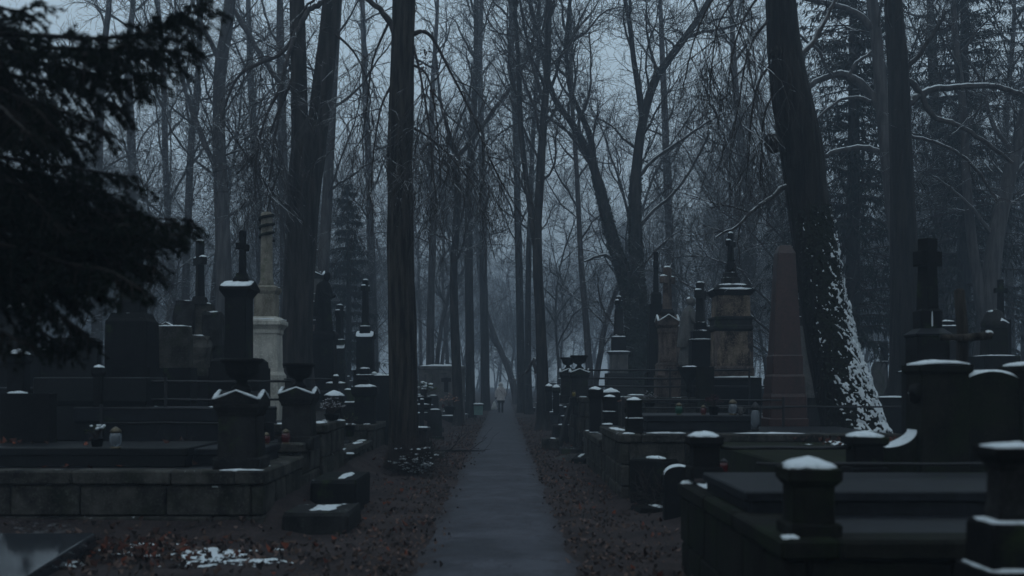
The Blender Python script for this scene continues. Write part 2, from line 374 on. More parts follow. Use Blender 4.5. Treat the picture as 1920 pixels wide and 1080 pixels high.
LV = [  # per level: children per metre of parent, angle, length, radius, segs, wiggle, upward pull, sides
    dict(n=1.35, ang=(30, 62), ln=(2.4, 5.2), r=.045, ns=7, wig=.17, tr=.5, sd=5),
    dict(n=2.9, ang=(30, 68), ln=(.9, 2.3), r=.016, ns=5, wig=.2, tr=.22, sd=3),
    dict(n=4.4, ang=(25, 62), ln=(.45, 1.15), r=.0085, ns=3, wig=.24, tr=.1, sd=3),
    dict(n=6.2, ang=(25, 62), ln=(.25, .65), r=.006, ns=2, wig=.22, tr=.05, sd=3)]
def sprout(out, pts, rads, lv, rg, top=4, dens=1.0, t0=.25, scale=1.0, tr_add=0.0, maxz=None, thick=1.0):
    if lv >= top: return
    Pm = LV[lv]; n = len(pts) - 1
    segl = [math.dist(pts[i], pts[i + 1]) for i in range(n)]; tot = sum(segl)
    cnt = Pm['n'] * dens * tot * (1 - t0); cnt = int(cnt) + (rg.random() < cnt - int(cnt))
    az = rg.random() * 6.28
    for c in range(cnt):
        u = t0 + (1 - t0) * (c + rg.random()) / cnt; s = u * tot; i = 0
        while i < n - 1 and s > segl[i]: s -= segl[i]; i += 1
        f = s / (segl[i] + 1e-9); a, b_ = pts[i], pts[i + 1]
        p = tuple(a[k] + (b_[k] - a[k]) * f for k in range(3)); pr = rads[i] + (rads[i + 1] - rads[i]) * f
        l = segl[i] + 1e-9; d = tuple((b_[k] - a[k]) / l for k in range(3))
        az += 2.4 + rg.gauss(0, .5)
        dd = rot_dir(d, R(rg.uniform(*Pm['ang'])), az)
        ln = rg.uniform(*Pm['ln']) * scale * (1.15 - .6 * u); r = min(pr * .75, Pm['r'] * thick * rg.uniform(.8, 1.2))
        q, qr = grow(p, dd, ln, r, max(r * .35, .0035 * thick), Pm['ns'], Pm['wig'], Pm['tr'] + tr_add, rg)
        if maxz and max(z for _, _, z in q) > maxz: continue
        out.append((q, qr, Pm['sd'])); sprout(out, q, qr, lv + 1, rg, top, dens, .12, scale ** .7, tr_add, maxz, thick)
def rough_trunk(pts, rads, sides, amp, rg, flare=0.0):
    """dense trunk tube with furrows and burrs in the geometry"""
    P = np.array(pts); n = len(P); so_ = rg.random() * 50; Vv = []; Qq = []
    for i in range(n):
        tdir = P[min(i + 1, n - 1)] - P[max(i - 1, 0)]; tdir /= np.linalg.norm(tdir); ux = np.cross(tdir, [0, 1, 0]); ux /= np.linalg.norm(ux); uy = np.cross(tdir, ux)
        for k in range(sides):
            a = 2 * pi * k / sides; h = P[i][2]
            g = 1 + amp * (abs(noise.noise(Vector((cos(a) * 3.2 + so_, sin(a) * 3.2, h * .5)))) * 1.2 + .8 * noise.noise(Vector((cos(a) * 1.1, sin(a) * 1.1 + so_, h * .35))) + .5 * noise.noise(Vector((cos(a) * 9, sin(a) * 9 + so_, h * 1.2))))
            if flare and h - P[0][2] < 2: g += flare * math.exp(-(h - P[0][2]) / .28) * (1 + .8 * sin(a * 4 + so_))
            q = P[i] + rads[i] * g * (ux * cos(a) + uy * sin(a)); Vv.append(q)
        if i:
            for k in range(sides): j = (k + 1) % sides; b_ = (i - 1) * sides; Qq.append((b_ + k, b_ + j, b_ + sides + j, b_ + sides + k))
    return np.array(Vv), np.array(Qq)
def local(V, o): return np.asarray(V) - np.array(o)

def pix_line(pts, Z, dy=0.0, per=4, rg=RNG):
    """(px, py, halfwidth px) along a limb at distance Z -> world points and radii; dy drifts the limb in depth along its length"""
    n = len(pts); P = []; 
    for i, (px, py, hw) in enumerate(pts):
        z = Z + dy * i / max(1, n - 1); P.append((WX(px, z), z, WZ(py, z), hw * z / F))
    C = catmull(P, per); return [tuple(c[:3]) for c in C], [max(.004, c[3]) for c in C]
def custom_tree(name, label, cat, Z, trunk, limbs=(), stems=(), seed=1, barkm='bark', sides=28, amp=.10, dens=.8, t0=.45, base_z=None, droop=(), flare=.25, limbm='limb', crown_scale=1.0, trunk_top=4, limb_from=0, group=None, thick=None):
    rg = random.Random(seed); thick = thick or max(1.0, min(1.45, Z / 32)); dens *= 1.32
    tp, tr = pix_line(trunk, Z, 0, 10 if sides > 16 else 5)
    o = (tp[0][0], tp[0][1], tp[0][2]); root = thing(name, label, cat, o, 0, group)
    if sides > 16: V, Q = rough_trunk(tp, tr, sides, amp, rg, flare)
    else: V, Q = tubes_np([(tp, tr, sides)])
    np_mesh('trunk', local(V, o), Q, M[barkm], root)
    out = []
    for st in stems:
        sp_, sr = pix_line(st, Z, rg.uniform(-.5, .5), 8)
        V, Q = rough_trunk(sp_, sr, max(12, sides - 8), amp, rg) if sides > 16 else tubes_np([(sp_, sr, sides)])
        np_mesh('stem', local(V, o), Q, M[barkm], root); sprout(out, sp_, sr, 0, rg, 4, dens, t0, crown_scale, thick=thick)
    sprout(out, tp, tr, 0, rg, trunk_top, dens, t0, crown_scale, thick=thick)
    for lm in limbs:
        lp, lr = pix_line(lm, Z, rg.uniform(-.8, .8), 5, rg)
        lp = [tuple(c + rg.gauss(0, .012) for c in p) for p in lp]
        V, Q = tubes_np([(lp, lr, 9)]); np_mesh('limb', local(V, o), Q, M[limbm], root)
        sprout(out, lp, lr, 1, rg, 4, dens * .9, .2, 1.0, -.1, thick=thick)
    for lm in droop:
        lp, lr = pix_line(lm, Z, rg.uniform(-1.2, .4), 5, rg)
        V, Q = tubes_np([(lp, lr, 6)]); np_mesh('limb', local(V, o), Q, M['twig'], root)
        sprout(out, lp, lr, 1, rg, 4, dens * 1.25, .2, 1.0, -1.3, thick=thick)
    if out:
        V, Q = tubes_np(out); np_mesh('crown', local(V, o), Q, M['twigs'], root)
    return root, tp, tr

def ivy_on(root, tp, tr, h0, h1, count, size, side=None, snow=0.0, seed=3, fade=.25):
    """ivy leaves packed over a trunk between two heights, with clots of snow on the upward ones"""
    rg = random.Random(seed); P = np.array(tp); o = np.array(root.location); Vs = []; Qs = []; Sv = []; Sq = []
    for k in range(count):
        u = rg.random() ** 1.0; h = h0 + (h1 - h0) * u
        i = int(np.argmin(np.abs(P[:, 2] - h))); i2 = min(i + 1, len(P) - 1)
        a = rg.uniform(0, 2 * pi) if side is None else side + rg.gauss(0, .75)
        thick = (1.0 + .35 * nz(cos(a) * 1.3, sin(a) * 1.3, h * 1.3 + seed)) ; r = tr[i] * 1.03 + (.02 + .09 * max(0, thick - .8)) * (1 - fade * u) * rg.uniform(.5, 1.15)
        ax = P[i] + (P[i2] - P[i]) * rg.random(); c = ax + np.array([cos(a) * r, sin(a) * r, rg.uniform(-.05, .05)])
        out = np.array([cos(a), sin(a), 0]); nrm = out * rg.uniform(.5, 1) + np.array([rg.gauss(0, .3), rg.gauss(0, .3), rg.uniform(.1, .9)]); nrm /= np.linalg.norm(nrm)
        dn = np.array([rg.gauss(0, .3), rg.gauss(0, .3), -1.]); dn -= nrm * dn.dot(nrm); dn /= np.linalg.norm(dn) + 1e-9; sd = np.cross(nrm, dn)
        s = size * rg.uniform(.6, 1.25); b_ = len(Vs)
        Vs += [c - dn * s * .5 - o, c + sd * s * .55 - nrm * s * .12 - o, c + dn * s * .7 - nrm * s * .1 - o, c - sd * s * .55 - nrm * s * .12 - o]; Qs.append((b_, b_ + 1, b_ + 2, b_ + 3))
        if snow and rg.random() < snow * (.35 + .65 * (1 - u) ** .8) and nz(a * 1.3, h * 3.4, seed + 7, 1.6) > -.30 + .42 * u:
            b_ = len(Sv); w_ = s * rg.uniform(.6, 1.5) * (1.15 - .5 * u); up = np.array([0, 0, 1.]); n2 = nrm * .55 + up * rg.uniform(.35, 1.1); n2 /= np.linalg.norm(n2); d2 = out - n2 * out.dot(n2); d2 /= np.linalg.norm(d2) + 1e-9; s2 = np.cross(n2, d2); cc = c + n2 * .012 + up * s * .1
            Sv.append(cc + n2 * w_ * .22 - o)
            for q in range(6):
                an = q * pi / 3 + rg.uniform(-.3, .3); Sv.append(cc + s2 * cos(an) * w_ * rg.uniform(.35, .8) + d2 * sin(an) * w_ * rg.uniform(.25, .5) - o)
            for q in range(6): Sq.append((b_, b_ + 1 + q, b_ + 1 + (q + 1) % 6))
    kind(np_mesh('ivy', Vs, Qs, M['ivy'], root, False), 'stuff')
    if Sv: kind(np_mesh('snow', Sv, None, M['snow'], root, True, Sq), 'stuff')

# --- foreground trees
custom_tree('bare_tree', 'straight dark furrowed trunk at the left edge of the path with shrub at its foot', 'tree', 20.5,
    [(760, 895, 33), (758, 850, 27), (757, 760, 26), (757, 700, 26), (753, 560, 25), (750, 400, 23), (752, 200, 22), (757, 0, 20.5), (760, -300, 17), (765, -600, 9), (768, -760, 4)],
    limbs=[[(745, 70, 9), (733, 45, 7), (715, 20, 5.5), (690, 0, 5), (660, -14, 4), (620, -16, 3), (585, 0, 2.5), (555, 40, 2)]],
    droop=[[(772, 66, 5), (790, 59, 4), (806, 66, 3.5), (822, 90, 3), (842, 130, 2.6), (868, 180, 2.4), (890, 225, 2.2), (915, 290, 1.8), (945, 350, 1.4), (985, 415, 1)],
           [(775, 88, 3), (786, 130, 2.5), (797, 190, 2.2), (806, 250, 2), (812, 320, 1.6), (820, 390, 1)], [(770, 120, 3), (800, 140, 2), (815, 200, 1.8), (822, 270, 1.4), (826, 350, 1)],
           [(775, 240, 2.5), (810, 262, 2), (850, 300, 1.6), (890, 350, 1.2)], [(740, 150, 3), (715, 200, 2), (700, 290, 1.5), (695, 380, 1)],
           [(730, 40, 3), (700, 110, 2), (690, 180, 1.6), (680, 260, 1)]],
    seed=21, barkm='barkf', sides=48, amp=.11, dens=.75, t0=.5, flare=.5)
custom_tree('bare_tree', 'thick dark tree splitting into two stems behind the left graves', 'tree', 25,
    [(557, 770, 36), (557, 700, 30), (558, 600, 28), (562, 500, 28), (568, 380, 30), (576, 300, 31), (584, 250, 27), (590, 220, 12)],
    stems=[[(566, 330, 20), (562, 230, 16), (560, 120, 14.5), (557, 0, 14), (556, -250, 11), (548, -480, 6), (546, -600, 2)], [(584, 330, 21), (600, 200, 19), (612, 100, 18), (622, 0, 17), (640, -200, 13), (655, -450, 6), (660, -580, 2)]],
    limbs=[[(604, 5, 6), (580, 20, 5), (556, 60, 4.5), (540, 105, 4), (530, 150, 3.5), (526, 190, 3)]],
    droop=[[(556, 60, 4), (528, 100, 3.4), (490, 118, 3), (450, 140, 2.5), (425, 190, 2), (415, 240, 1.5)], [(530, 160, 3.5), (515, 185, 3), (495, 230, 2.4), (482, 290, 2), (478, 370, 1.3)],
           [(530, 170, 3), (522, 220, 2.4), (512, 280, 2), (505, 340, 1.6), (495, 390, 1)], [(560, 120, 3), (520, 215, 2.6), (500, 260, 2), (470, 300, 1.5), (440, 330, 1)],
           [(530, 300, 2), (510, 360, 1.8), (500, 400, 1.3)], [(625, 60, 3), (665, 100, 2), (690, 160, 1.5), (700, 240, 1)]],
    seed=5, sides=34, amp=.09, dens=.75, t0=.5)
leaning, ltp, ltr = custom_tree('leaning_tree', 'massive leaning trunk with snowy ivy climbing its right flank', 'tree', 20.5,
    [(1606, 880, 76), (1604, 840, 62), (1597, 800, 52), (1570, 700, 45), (1546, 600, 40), (1524, 450, 36), (1505, 300, 38), (1487, 200, 37), (1471, 100, 31), (1463, 0, 27), (1452, -200, 23), (1440, -450, 13), (1434, -640, 4)],
    limbs=[[(1478, 345, 6), (1440, 375, 4), (1410, 395, 3.4), (1380, 425, 2.6), (1340, 445, 1.6)], [(1495, 110, 6), (1530, 70, 5), (1555, 20, 4), (1580, -40, 3)]],
    droop=[[(1445, -30, 3), (1410, 10, 2.5), (1385, 60, 2), (1370, 120, 1.6), (1362, 190, 1)], [(1450, 30, 3), (1415, 70, 2.4), (1395, 130, 2), (1385, 200, 1.6), (1372, 260, 1)], [(1455, 110, 3), (1425, 150, 2.4), (1410, 210, 2), (1405, 280, 1.4), (1398, 340, 1)],
           [(1460, 160, 3), (1435, 210, 2), (1428, 280, 1.6), (1425, 350, 1)], [(1440, -120, 4), (1380, -60, 3), (1330, 10, 2.2), (1300, 80, 1.6), (1285, 150, 1)], [(1440, -80, 3), (1400, -30, 2.2), (1350, 40, 1.8), (1335, 120, 1.4), (1330, 200, 1)]],
    seed=33, barkm='barkd', sides=44, amp=.09, dens=.7, t0=.62, flare=.15)
ivy_on(leaning, ltp, ltr, WZ(850, 20.5), WZ(400, 20.5), 11000, .050, R(-35), .0, 3)
def crust(name, surf, nu, nv, mask, parent, thick=.02, m='snow'):
    """ragged sheet of snow: a fine grid over a surface, kept where mask(u, v) > 0, raised and rounded towards its middle"""
    idx = {}; vs = []; fs = []
    K = [[mask(i / nu, j / nv) for j in range(nv + 1)] for i in range(nu + 1)]
    def vert(i, j):
        if (i, j) not in idx:
            p, n = surf(i / nu, j / nv); k = max(0, min(1, K[i][j] * 3)); h = thick * (k ** .6) * (1 + .5 * nz(i * .9, j * .9, 2)); idx[(i, j)] = len(vs); vs.append(tuple(p[q] + n[q] * (h - .004) for q in range(3)))
        return idx[(i, j)]
    for i in range(nu):
        for j in range(nv):
            if (K[i][j] > 0) + (K[i + 1][j] > 0) + (K[i][j + 1] > 0) + (K[i + 1][j + 1] > 0) >= 3: fs.append((vert(i, j), vert(i + 1, j), vert(i + 1, j + 1), vert(i, j + 1)))
    mb = MB(); mb.add(vs, fs); return kind(mb.build(name, M[m], parent, True), 'stuff')
TP = np.array(ltp); TO = np.array(leaning.location); ZA, ZB = WZ(860, 20.5), WZ(395, 20.5)
def tr_surf(u, v):
    a = R(-125 + 175 * u); h = ZA + (ZB - ZA) * v; i = int(np.argmin(np.abs(TP[:, 2] - h))); i = min(max(i, 0), len(TP) - 2); f = (h - TP[i][2]) / (TP[i + 1][2] - TP[i][2]); f = min(1, max(-1, f)); c = TP[i] + (TP[i + 1] - TP[i]) * f; r = ltr[i] + (ltr[i + 1] - ltr[i]) * f
    r = r * (1.05 + .10 * abs(nz(cos(a) * 3, h * .8, sin(a) * 3, 1.0))) + .095 * (1 - .45 * v) + .05 * nz(cos(a) * 4, h * 7, sin(a) * 4, 1.0)
    return (c[0] + r * cos(a) - TO[0], c[1] + r * sin(a) - TO[1], h - TO[2] + .03 * nz(a * 6, h * 9)), (cos(a) * .75, sin(a) * .75, .6)
def tr_mask(u, v):
    a = -125 + 175 * u; side = math.exp(-((a + 58 - 40 * v) / (74 - 34 * v)) ** 2)
    n = .45 * nz(a * .035, v * 15 + a * .03, 3) + .6 * nz(a * .10, v * 58 + a * .05, 8) + .55 * nz(a * .22, v * 115, 1)
    return 1.5 * n + side * (1.0 - .5 * v) - .70 + (.18 if v < .10 else 0) - max(0, v - .7) * .6
crust('snow', tr_surf, 220, 380, tr_mask, leaning, .020)
for (px, py, r) in ((1449, 262, 14), (1459, 95, 12), (1452, 275, 10)):
    mb = MB(); mb.blob((WX(px, 20.2) - ltp[0][0], 20.3 - ltp[0][1], WZ(py, 20.2) - ltp[0][2]), r * S(20.2), 10, 7, .5, px); mb.build('burr', M['barkf'], leaning, True)
custom_tree('bare_tree', 'upright dark trunk behind the leaning tree with a long snow-lined limb to the right', 'tree', 27,
    [(1704, 745, 36), (1701, 680, 30), (1698, 600, 28), (1693, 400, 22), (1690, 300, 20), (1685, 150, 18), (1675, 0, 15.5), (1665, -200, 13), (1660, -450, 3)],
    limbs=[[(1705, 195, 7), (1718, 182, 7), (1745, 167, 6.5), (1790, 164, 6), (1850, 161, 5.5), (1900, 172, 5), (1950, 190, 4), (2010, 215, 3)],
           [(1703, 150, 6), (1718, 165, 6), (1735, 195, 5), (1755, 222, 5), (1790, 232, 4.5), (1840, 262, 4), (1900, 305, 3)],
           [(1700, 130, 5), (1725, 100, 4.5), (1750, 62, 4), (1775, 20, 3)], [(1707, 255, 3.5), (1750, 265, 3), (1800, 290, 3), (1840, 330, 2.5), (1870, 380, 2)]],
    seed=44, barkm='barkd', sides=34, amp=.10, dens=.65, t0=.55)
custom_tree('bare_tree', 'grey forked tree with arching snow-topped limbs reaching left', 'tree', 34,
    [(1712, 740, 24), (1704, 620, 20), (1688, 480, 17), (1670, 330, 15), (1655, 200, 12.5), (1646, 100, 11), (1635, 0, 10), (1620, -150, 8), (1612, -300, 3)],
    limbs=[[(1676, 245, 9), (1655, 212, 9), (1632, 178, 8.5), (1605, 150, 8), (1575, 139, 7), (1545, 146, 6), (1520, 160, 6), (1500, 178, 5)], [(1664, 298, 6), (1648, 284, 6), (1615, 277, 5.5), (1575, 282, 5), (1535, 298, 4), (1505, 312, 3)],
           [(1650, 92, 7), (1635, 55, 7), (1610, 28, 6), (1575, 12, 5), (1540, 4, 5), (1500, -4, 4)], [(1562, 141, 4), (1545, 118, 3.6), (1535, 95, 3), (1510, 75, 2.5), (1490, 60, 2)], [(1590, 145, 4), (1605, 118, 3.5), (1630, 100, 3), (1650, 80, 2.5)],
           [(1632, 190, 4), (1605, 182, 3), (1570, 190, 2.6), (1530, 225, 2)]],
    seed=55, barkm='limb', sides=20, amp=.06, dens=.65, t0=.6)
custom_tree('bare_tree', 'tree leaning to the right beyond the domed monument, forked low', 'tree', 37,
    [(1843, 740, 24), (1848, 640, 19), (1856, 540, 17), (1868, 440, 15), (1890, 340, 13), (1920, 220, 11), (1940, 100, 9), (1950, -50, 6), (1955, -200, 2)],
    stems=[[(1846, 600, 13), (1832, 520, 10), (1820, 430, 9), (1812, 330, 8), (1805, 200, 7), (1790, 60, 6), (1785, -80, 4), (1780, -220, 1.5)]],
    limbs=[[(1880, 380, 6), (1910, 320, 5), (1950, 280, 4)], [(1866, 450, 4), (1830, 400, 3.5), (1790, 360, 3), (1750, 330, 2)], [(1900, 290, 5), (1860, 230, 4), (1840, 150, 3), (1800, 100, 2)]],
    seed=66, barkm='limb', sides=18, amp=.05, dens=.7, t0=.35)
ivyt, itp, itr = custom_tree('ivy_tree', 'twin-stemmed tree wrapped in ivy standing behind the right-hand crosses', 'tree', 42,
    [(1199, 745, 27), (1197, 660, 22), (1193, 590, 21), (1188, 555, 22), (1186, 520, 20)],
    stems=[[(1183, 560, 14), (1165, 500, 13), (1150, 455, 11.5), (1137, 405, 10), (1124, 350, 9), (1108, 300, 8), (1090, 262, 7.5), (1066, 222, 6), (1045, 195, 5.5), (1028, 150, 5), (1015, 90, 4.5), (995, 10, 4), (975, -90, 3), (965, -190, 1)],
           [(1196, 560, 14), (1192, 480, 12.5), (1190, 380, 11), (1196, 290, 9), (1208, 215, 8.5), (1228, 152, 8), (1255, 110, 7), (1285, 70, 6.5), (1315, 25, 5), (1350, -40, 4), (1380, -110, 2.5), (1395, -170, 1)],
           [(1112, 312, 7), (1108, 262, 6), (1092, 220, 5), (1070, 170, 4.5), (1062, 100, 4), (1066, 30, 3.5), (1075, -60, 2.5), (1080, -150, 1)],
           [(1206, 225, 7), (1198, 170, 6), (1188, 110, 5), (1180, 40, 4.5), (1165, -40, 3), (1160, -150, 1)]],
    limbs=[[(1200, 330, 4), (1225, 300, 3.5), (1260, 275, 3), (1310, 240, 2.4), (1360, 210, 1.5)], [(1195, 430, 4), (1225, 395, 3.4), (1265, 360, 3), (1300, 310, 2.5), (1330, 250, 2)], [(1098, 275, 3), (1085, 230, 3), (1100, 195, 2.5), (1108, 150, 2), (1105, 60, 1.6)],
           [(1150, 490, 4), (1135, 478, 3), (1112, 484, 2.5), (1095, 490, 1.8)], [(1285, 70, 4), (1320, 60, 3), (1370, 50, 2.5), (1420, 30, 1.6)]],
    seed=77, barkm='bark', sides=20, amp=.08, dens=.85, t0=.3)
ivy_on(ivyt, itp, itr, WZ(745, 42), WZ(520, 42), 3600, .13, None, 0, 8, 0)
for st, h0, h1, cnt in (([(1183, 560, 14), (1165, 500, 13), (1150, 455, 11.5), (1137, 405, 10), (1124, 350, 9), (1114, 320, 8)], 565, 330, 1600), ([(1196, 560, 14), (1192, 480, 12.5), (1190, 380, 11), (1196, 290, 9)], 560, 340, 1500)):
    a_, b_ = pix_line(st, 42, 0, 8); ivy_on(ivyt, a_, b_, WZ(h0, 42), WZ(h1, 42), cnt, .12, None, 0, h0, .6)

# --- trees along the path
custom_tree('bare_tree', 'slim dark tree on the right verge with a snowy burr and a broken stub', 'tree', 38,
    [(1019, 812, 15), (1018, 780, 12), (1017, 700, 11), (1013, 600, 9.5), (1008, 500, 9), (1008, 420, 8), (1013, 330, 8), (1019, 230, 7), (1026, 130, 6.5), (1028, 40, 6), (1034, -80, 5), (1040, -200, 2)],
    stems=[[(1009, 500, 6), (998, 420, 5.5), (986, 330, 5), (976, 230, 5), (972, 120, 4.6), (966, 30, 4), (960, -80, 3), (955, -180, 1)]],
    limbs=[[(1020, 190, 4), (1000, 130, 3), (985, 60, 2.6), (975, 0, 2)], [(1004, 700, 2.5), (1003, 672, 2.5), (994, 686, 3), (986, 700, 2.4)]], seed=88, sides=20, amp=.06, dens=.75, t0=.4)
custom_tree('bare_tree', 'thin crooked tree left of the path forking at its elbow, nearest the snow-roofed tomb', 'tree', 43,
    [(860, 802, 13), (859, 770, 10), (856, 690, 9), (852, 600, 8), (851, 500, 7), (857, 400, 6.5), (858, 320, 6), (856, 290, 6), (846, 268, 5), (838, 255, 3)],
    limbs=[[(858, 295, 4.5), (880, 268, 4.5), (905, 235, 4), (935, 195, 4), (965, 150, 3.6), (995, 90, 3), (1010, 30, 2)], [(846, 268, 4), (838, 235, 3.5), (826, 190, 3), (820, 130, 2.5), (810, 60, 2)], [(850, 262, 3), (862, 225, 2.5), (880, 180, 2), (885, 120, 1.5)]],
    seed=99, sides=16, dens=.9, t0=.55)
custom_tree('bare_tree', 'tall straight tree on the left verge in front of the green bench box', 'tree', 52,
    [(883, 788, 12), (882, 750, 9.5), (881, 650, 8.5), (879, 500, 8), (879, 380, 7.5), (884, 270, 7), (890, 180, 6), (893, 80, 5), (893, -30, 5), (895, -130, 2)], seed=101, sides=14, dens=.75, t0=.35)
custom_tree('bare_tree', 'misty straight tree beyond the bench box at the left side of the path', 'tree', 66,
    [(910, 772, 12), (910, 740, 9), (909, 640, 8.2), (906, 500, 7.5), (906, 380, 7), (903, 250, 6), (900, 120, 5), (903, 0, 4), (905, -80, 2)], seed=102, sides=14, dens=.7, t0=.35)
custom_tree('leaning_tree', 'snow-edged tree leaning left across the far end of the path', 'tree', 84,
    [(970, 768, 9), (965, 735, 7), (956, 700, 6), (943, 668, 5.5), (929, 635, 5), (917, 600, 4.6), (906, 560, 4.2), (898, 500, 4), (893, 420, 3.5), (890, 320, 3), (886, 200, 2)], limbs=[[(940, 662, 2.6), (922, 636, 2.4), (912, 610, 2), (904, 585, 1.5)]], seed=103, sides=14, dens=.8, t0=.4, barkm='limb')
custom_tree('bare_tree', 'stout pale tree in the mist right of the walker', 'tree', 61,
    [(978, 780, 12), (978, 750, 8.5), (976, 650, 7.5), (973, 500, 7), (970, 380, 6.5), (968, 260, 6), (960, 120, 5), (958, 0, 4), (955, -90, 2)], seed=104, sides=14, dens=.75, t0=.35)
custom_tree('bare_tree', 'second stout tree directly right of the pale tree near the walker', 'tree', 58,
    [(992, 782, 10), (991, 740, 7), (990, 640, 6), (991, 500, 5.5), (995, 380, 5), (999, 260, 4.5), (1008, 120, 4), (1012, 0, 3), (1015, -100, 2)], seed=105, sides=14, dens=.75, t0=.35)
# --- trees standing behind the left graves
custom_tree('bare_tree', 'pale grey tree with a forked top between the tall cross and the gabled stele', 'tree', 38,
    [(425, 740, 20), (421, 600, 16), (418, 450, 14), (413, 330, 13), (410, 220, 11), (413, 130, 11.5), (424, 60, 11), (431, 0, 10), (440, -120, 7), (445, -240, 2)],
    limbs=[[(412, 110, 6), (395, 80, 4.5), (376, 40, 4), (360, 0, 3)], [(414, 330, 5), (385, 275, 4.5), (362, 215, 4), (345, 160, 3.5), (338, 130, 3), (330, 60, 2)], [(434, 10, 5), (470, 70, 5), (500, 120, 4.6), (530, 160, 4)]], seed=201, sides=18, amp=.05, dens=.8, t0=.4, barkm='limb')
for (lab, Z, tk, sd) in (
    ('curving slender tree seen above the boulder pedestal with the cross', 45, [(349, 740, 13), (348, 560, 10), (353, 400, 9), (359, 260, 8), (371, 140, 7), (377, 0, 6), (380, -120, 4), (382, -200, 1)], 202),
    ('thin dark tree just left of the cross on boulders, straight up to the spruce tip', 48, [(330, 740, 12), (325, 560, 9), (316, 420, 8), (310, 300, 7.5), (307, 150, 7), (296, 0, 5), (290, -140, 2)], 203),
    ('grey trunk right behind the twin-stemmed tree', 39, [(596, 740, 19), (603, 560, 15), (612, 400, 13), (619, 260, 12), (627, 120, 10), (636, -20, 8), (642, -200, 3)], 204),
    ('brownish trunk in the mist just left of the twin-stemmed tree', 44, [(537, 740, 17), (536, 560, 14), (533, 400, 12), (529, 240, 11), (526, 100, 10), (524, -60, 6), (522, -200, 2)], 205),
    ('slanting dark tree leaning over the left boulder pedestal', 41, [(392, 740, 11), (400, 560, 8), (410, 430, 6), (405, 330, 5), (382, 260, 5), (352, 185, 4.5), (338, 130, 4), (330, 40, 3), (328, -60, 1.5)], 206),
    ('dark stem glimpsed through the spruce boughs at left', 44, [(182, 740, 16), (182, 560, 12), (184, 400, 10), (187, 250, 9), (192, 120, 8), (205, 0, 6), (212, -150, 2)], 207),
    ('tall faint tree between the spruce and the slender trees', 52, [(245, 740, 15), (245, 560, 12), (248, 400, 11), (246, 250, 10), (240, 120, 8), (250, 0, 6), (255, -120, 2)], 208),
    ('pair-stemmed pale tree over the white column', 54, [(492, 740, 15), (490, 560, 12), (486, 420, 10), (478, 280, 9), (470, 150, 8), (466, 20, 6), (462, -100, 2)], 209),
    ('faint trunk between the spruce clump and the furrowed trunk', 56, [(700, 740, 14), (698, 560, 11), (694, 420, 9), (690, 280, 8), (684, 150, 7), (680, 0, 5), (678, -90, 2)], 210),
    ('pale stem just right of the furrowed trunk over the snow-roofed tomb', 58, [(806, 750, 11), (808, 560, 9), (812, 420, 8), (808, 280, 7), (812, 150, 6), (820, 20, 4), (822, -80, 2)], 211),
    ('grey tree between the ivy tree and the obelisk, its limbs fanning wide', 55, [(1398, 740, 20), (1400, 620, 16), (1405, 520, 14), (1408, 440, 12), (1400, 340, 10), (1385, 230, 9), (1375, 100, 7), (1370, -40, 4), (1368, -110, 1.5)], 212),
    ('pale tree seen between the ivy tree and the sandstone monument', 58, [(1262, 740, 14), (1262, 600, 11), (1256, 460, 9.5), (1250, 320, 9), (1246, 200, 8), (1240, 60, 6), (1236, -80, 2)], 213),
    ('pale slim tree left of the ivy tree over the terraced cross', 52, [(1108, 745, 10), (1100, 620, 8), (1090, 500, 7), (1085, 400, 6), (1080, 300, 5.5), (1072, 180, 5), (1070, 60, 4), (1068, -60, 1.5)], 214),
    ('thick misty trunk at the far right between crosses', 46, [(1772, 740, 22), (1770, 600, 19), (1766, 460, 17), (1762, 320, 15), (1752, 180, 12), (1745, 40, 9), (1740, -100, 4)], 215),
    ('slim grey trunk at the right edge beyond the thin cross', 50, [(1897, 740, 12), (1894, 600, 10), (1890, 470, 9), (1884, 340, 8), (1888, 200, 7), (1900, 60, 5), (1904, -80, 2)], 216)):
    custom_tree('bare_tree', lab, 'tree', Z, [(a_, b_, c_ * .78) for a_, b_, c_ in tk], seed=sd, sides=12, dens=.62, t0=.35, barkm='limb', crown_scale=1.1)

# --- woods behind: trees of a few kinds, copied
def template_tree(seed, H, r0, fork, dens, spread, low=.34):
    rg = random.Random(seed); tr = []
    p, r = grow((0, 0, -.1), (rg.gauss(0, .04), rg.gauss(0, .04), 1), H * (.55 if fork else .9), r0, r0 * (.6 if fork else .15), 12, .075, .15, rg)
    tr.append((p, r, 9)); out = []
    leaders = []
    if fork:
        for k in range(fork):
            d = rot_dir((0, 0, 1), R(rg.uniform(14, 32)), 6.28 * k / fork + rg.random())
            q, qr = grow(p[-1], d, H * .45, r[-1] * .8, .02, 9, .07, .35, rg); tr.append((q, qr, 7)); leaders.append((q, qr))
            d = rot_dir((0, 0, 1), R(rg.uniform(25, 45)), 6.28 * k / fork + 1 + rg.random())
            q, qr = grow(p[-3 - k], d, H * .4, r[-3] * .5, .02, 9, .08, .5, rg); tr.append((q, qr, 6)); leaders.append((q, qr))
    for q, qr in leaders: sprout(out, q, qr, 0, rg, 4, dens, .15, spread, thick=1.35)
    sprout(out, p, r, 0, rg, 4, dens, low, spread * 1.15, thick=1.35)
    V, Q = tubes_np(tr); V2, Q2 = tubes_np(out)
    return V, Q, V2, Q2
templates = []
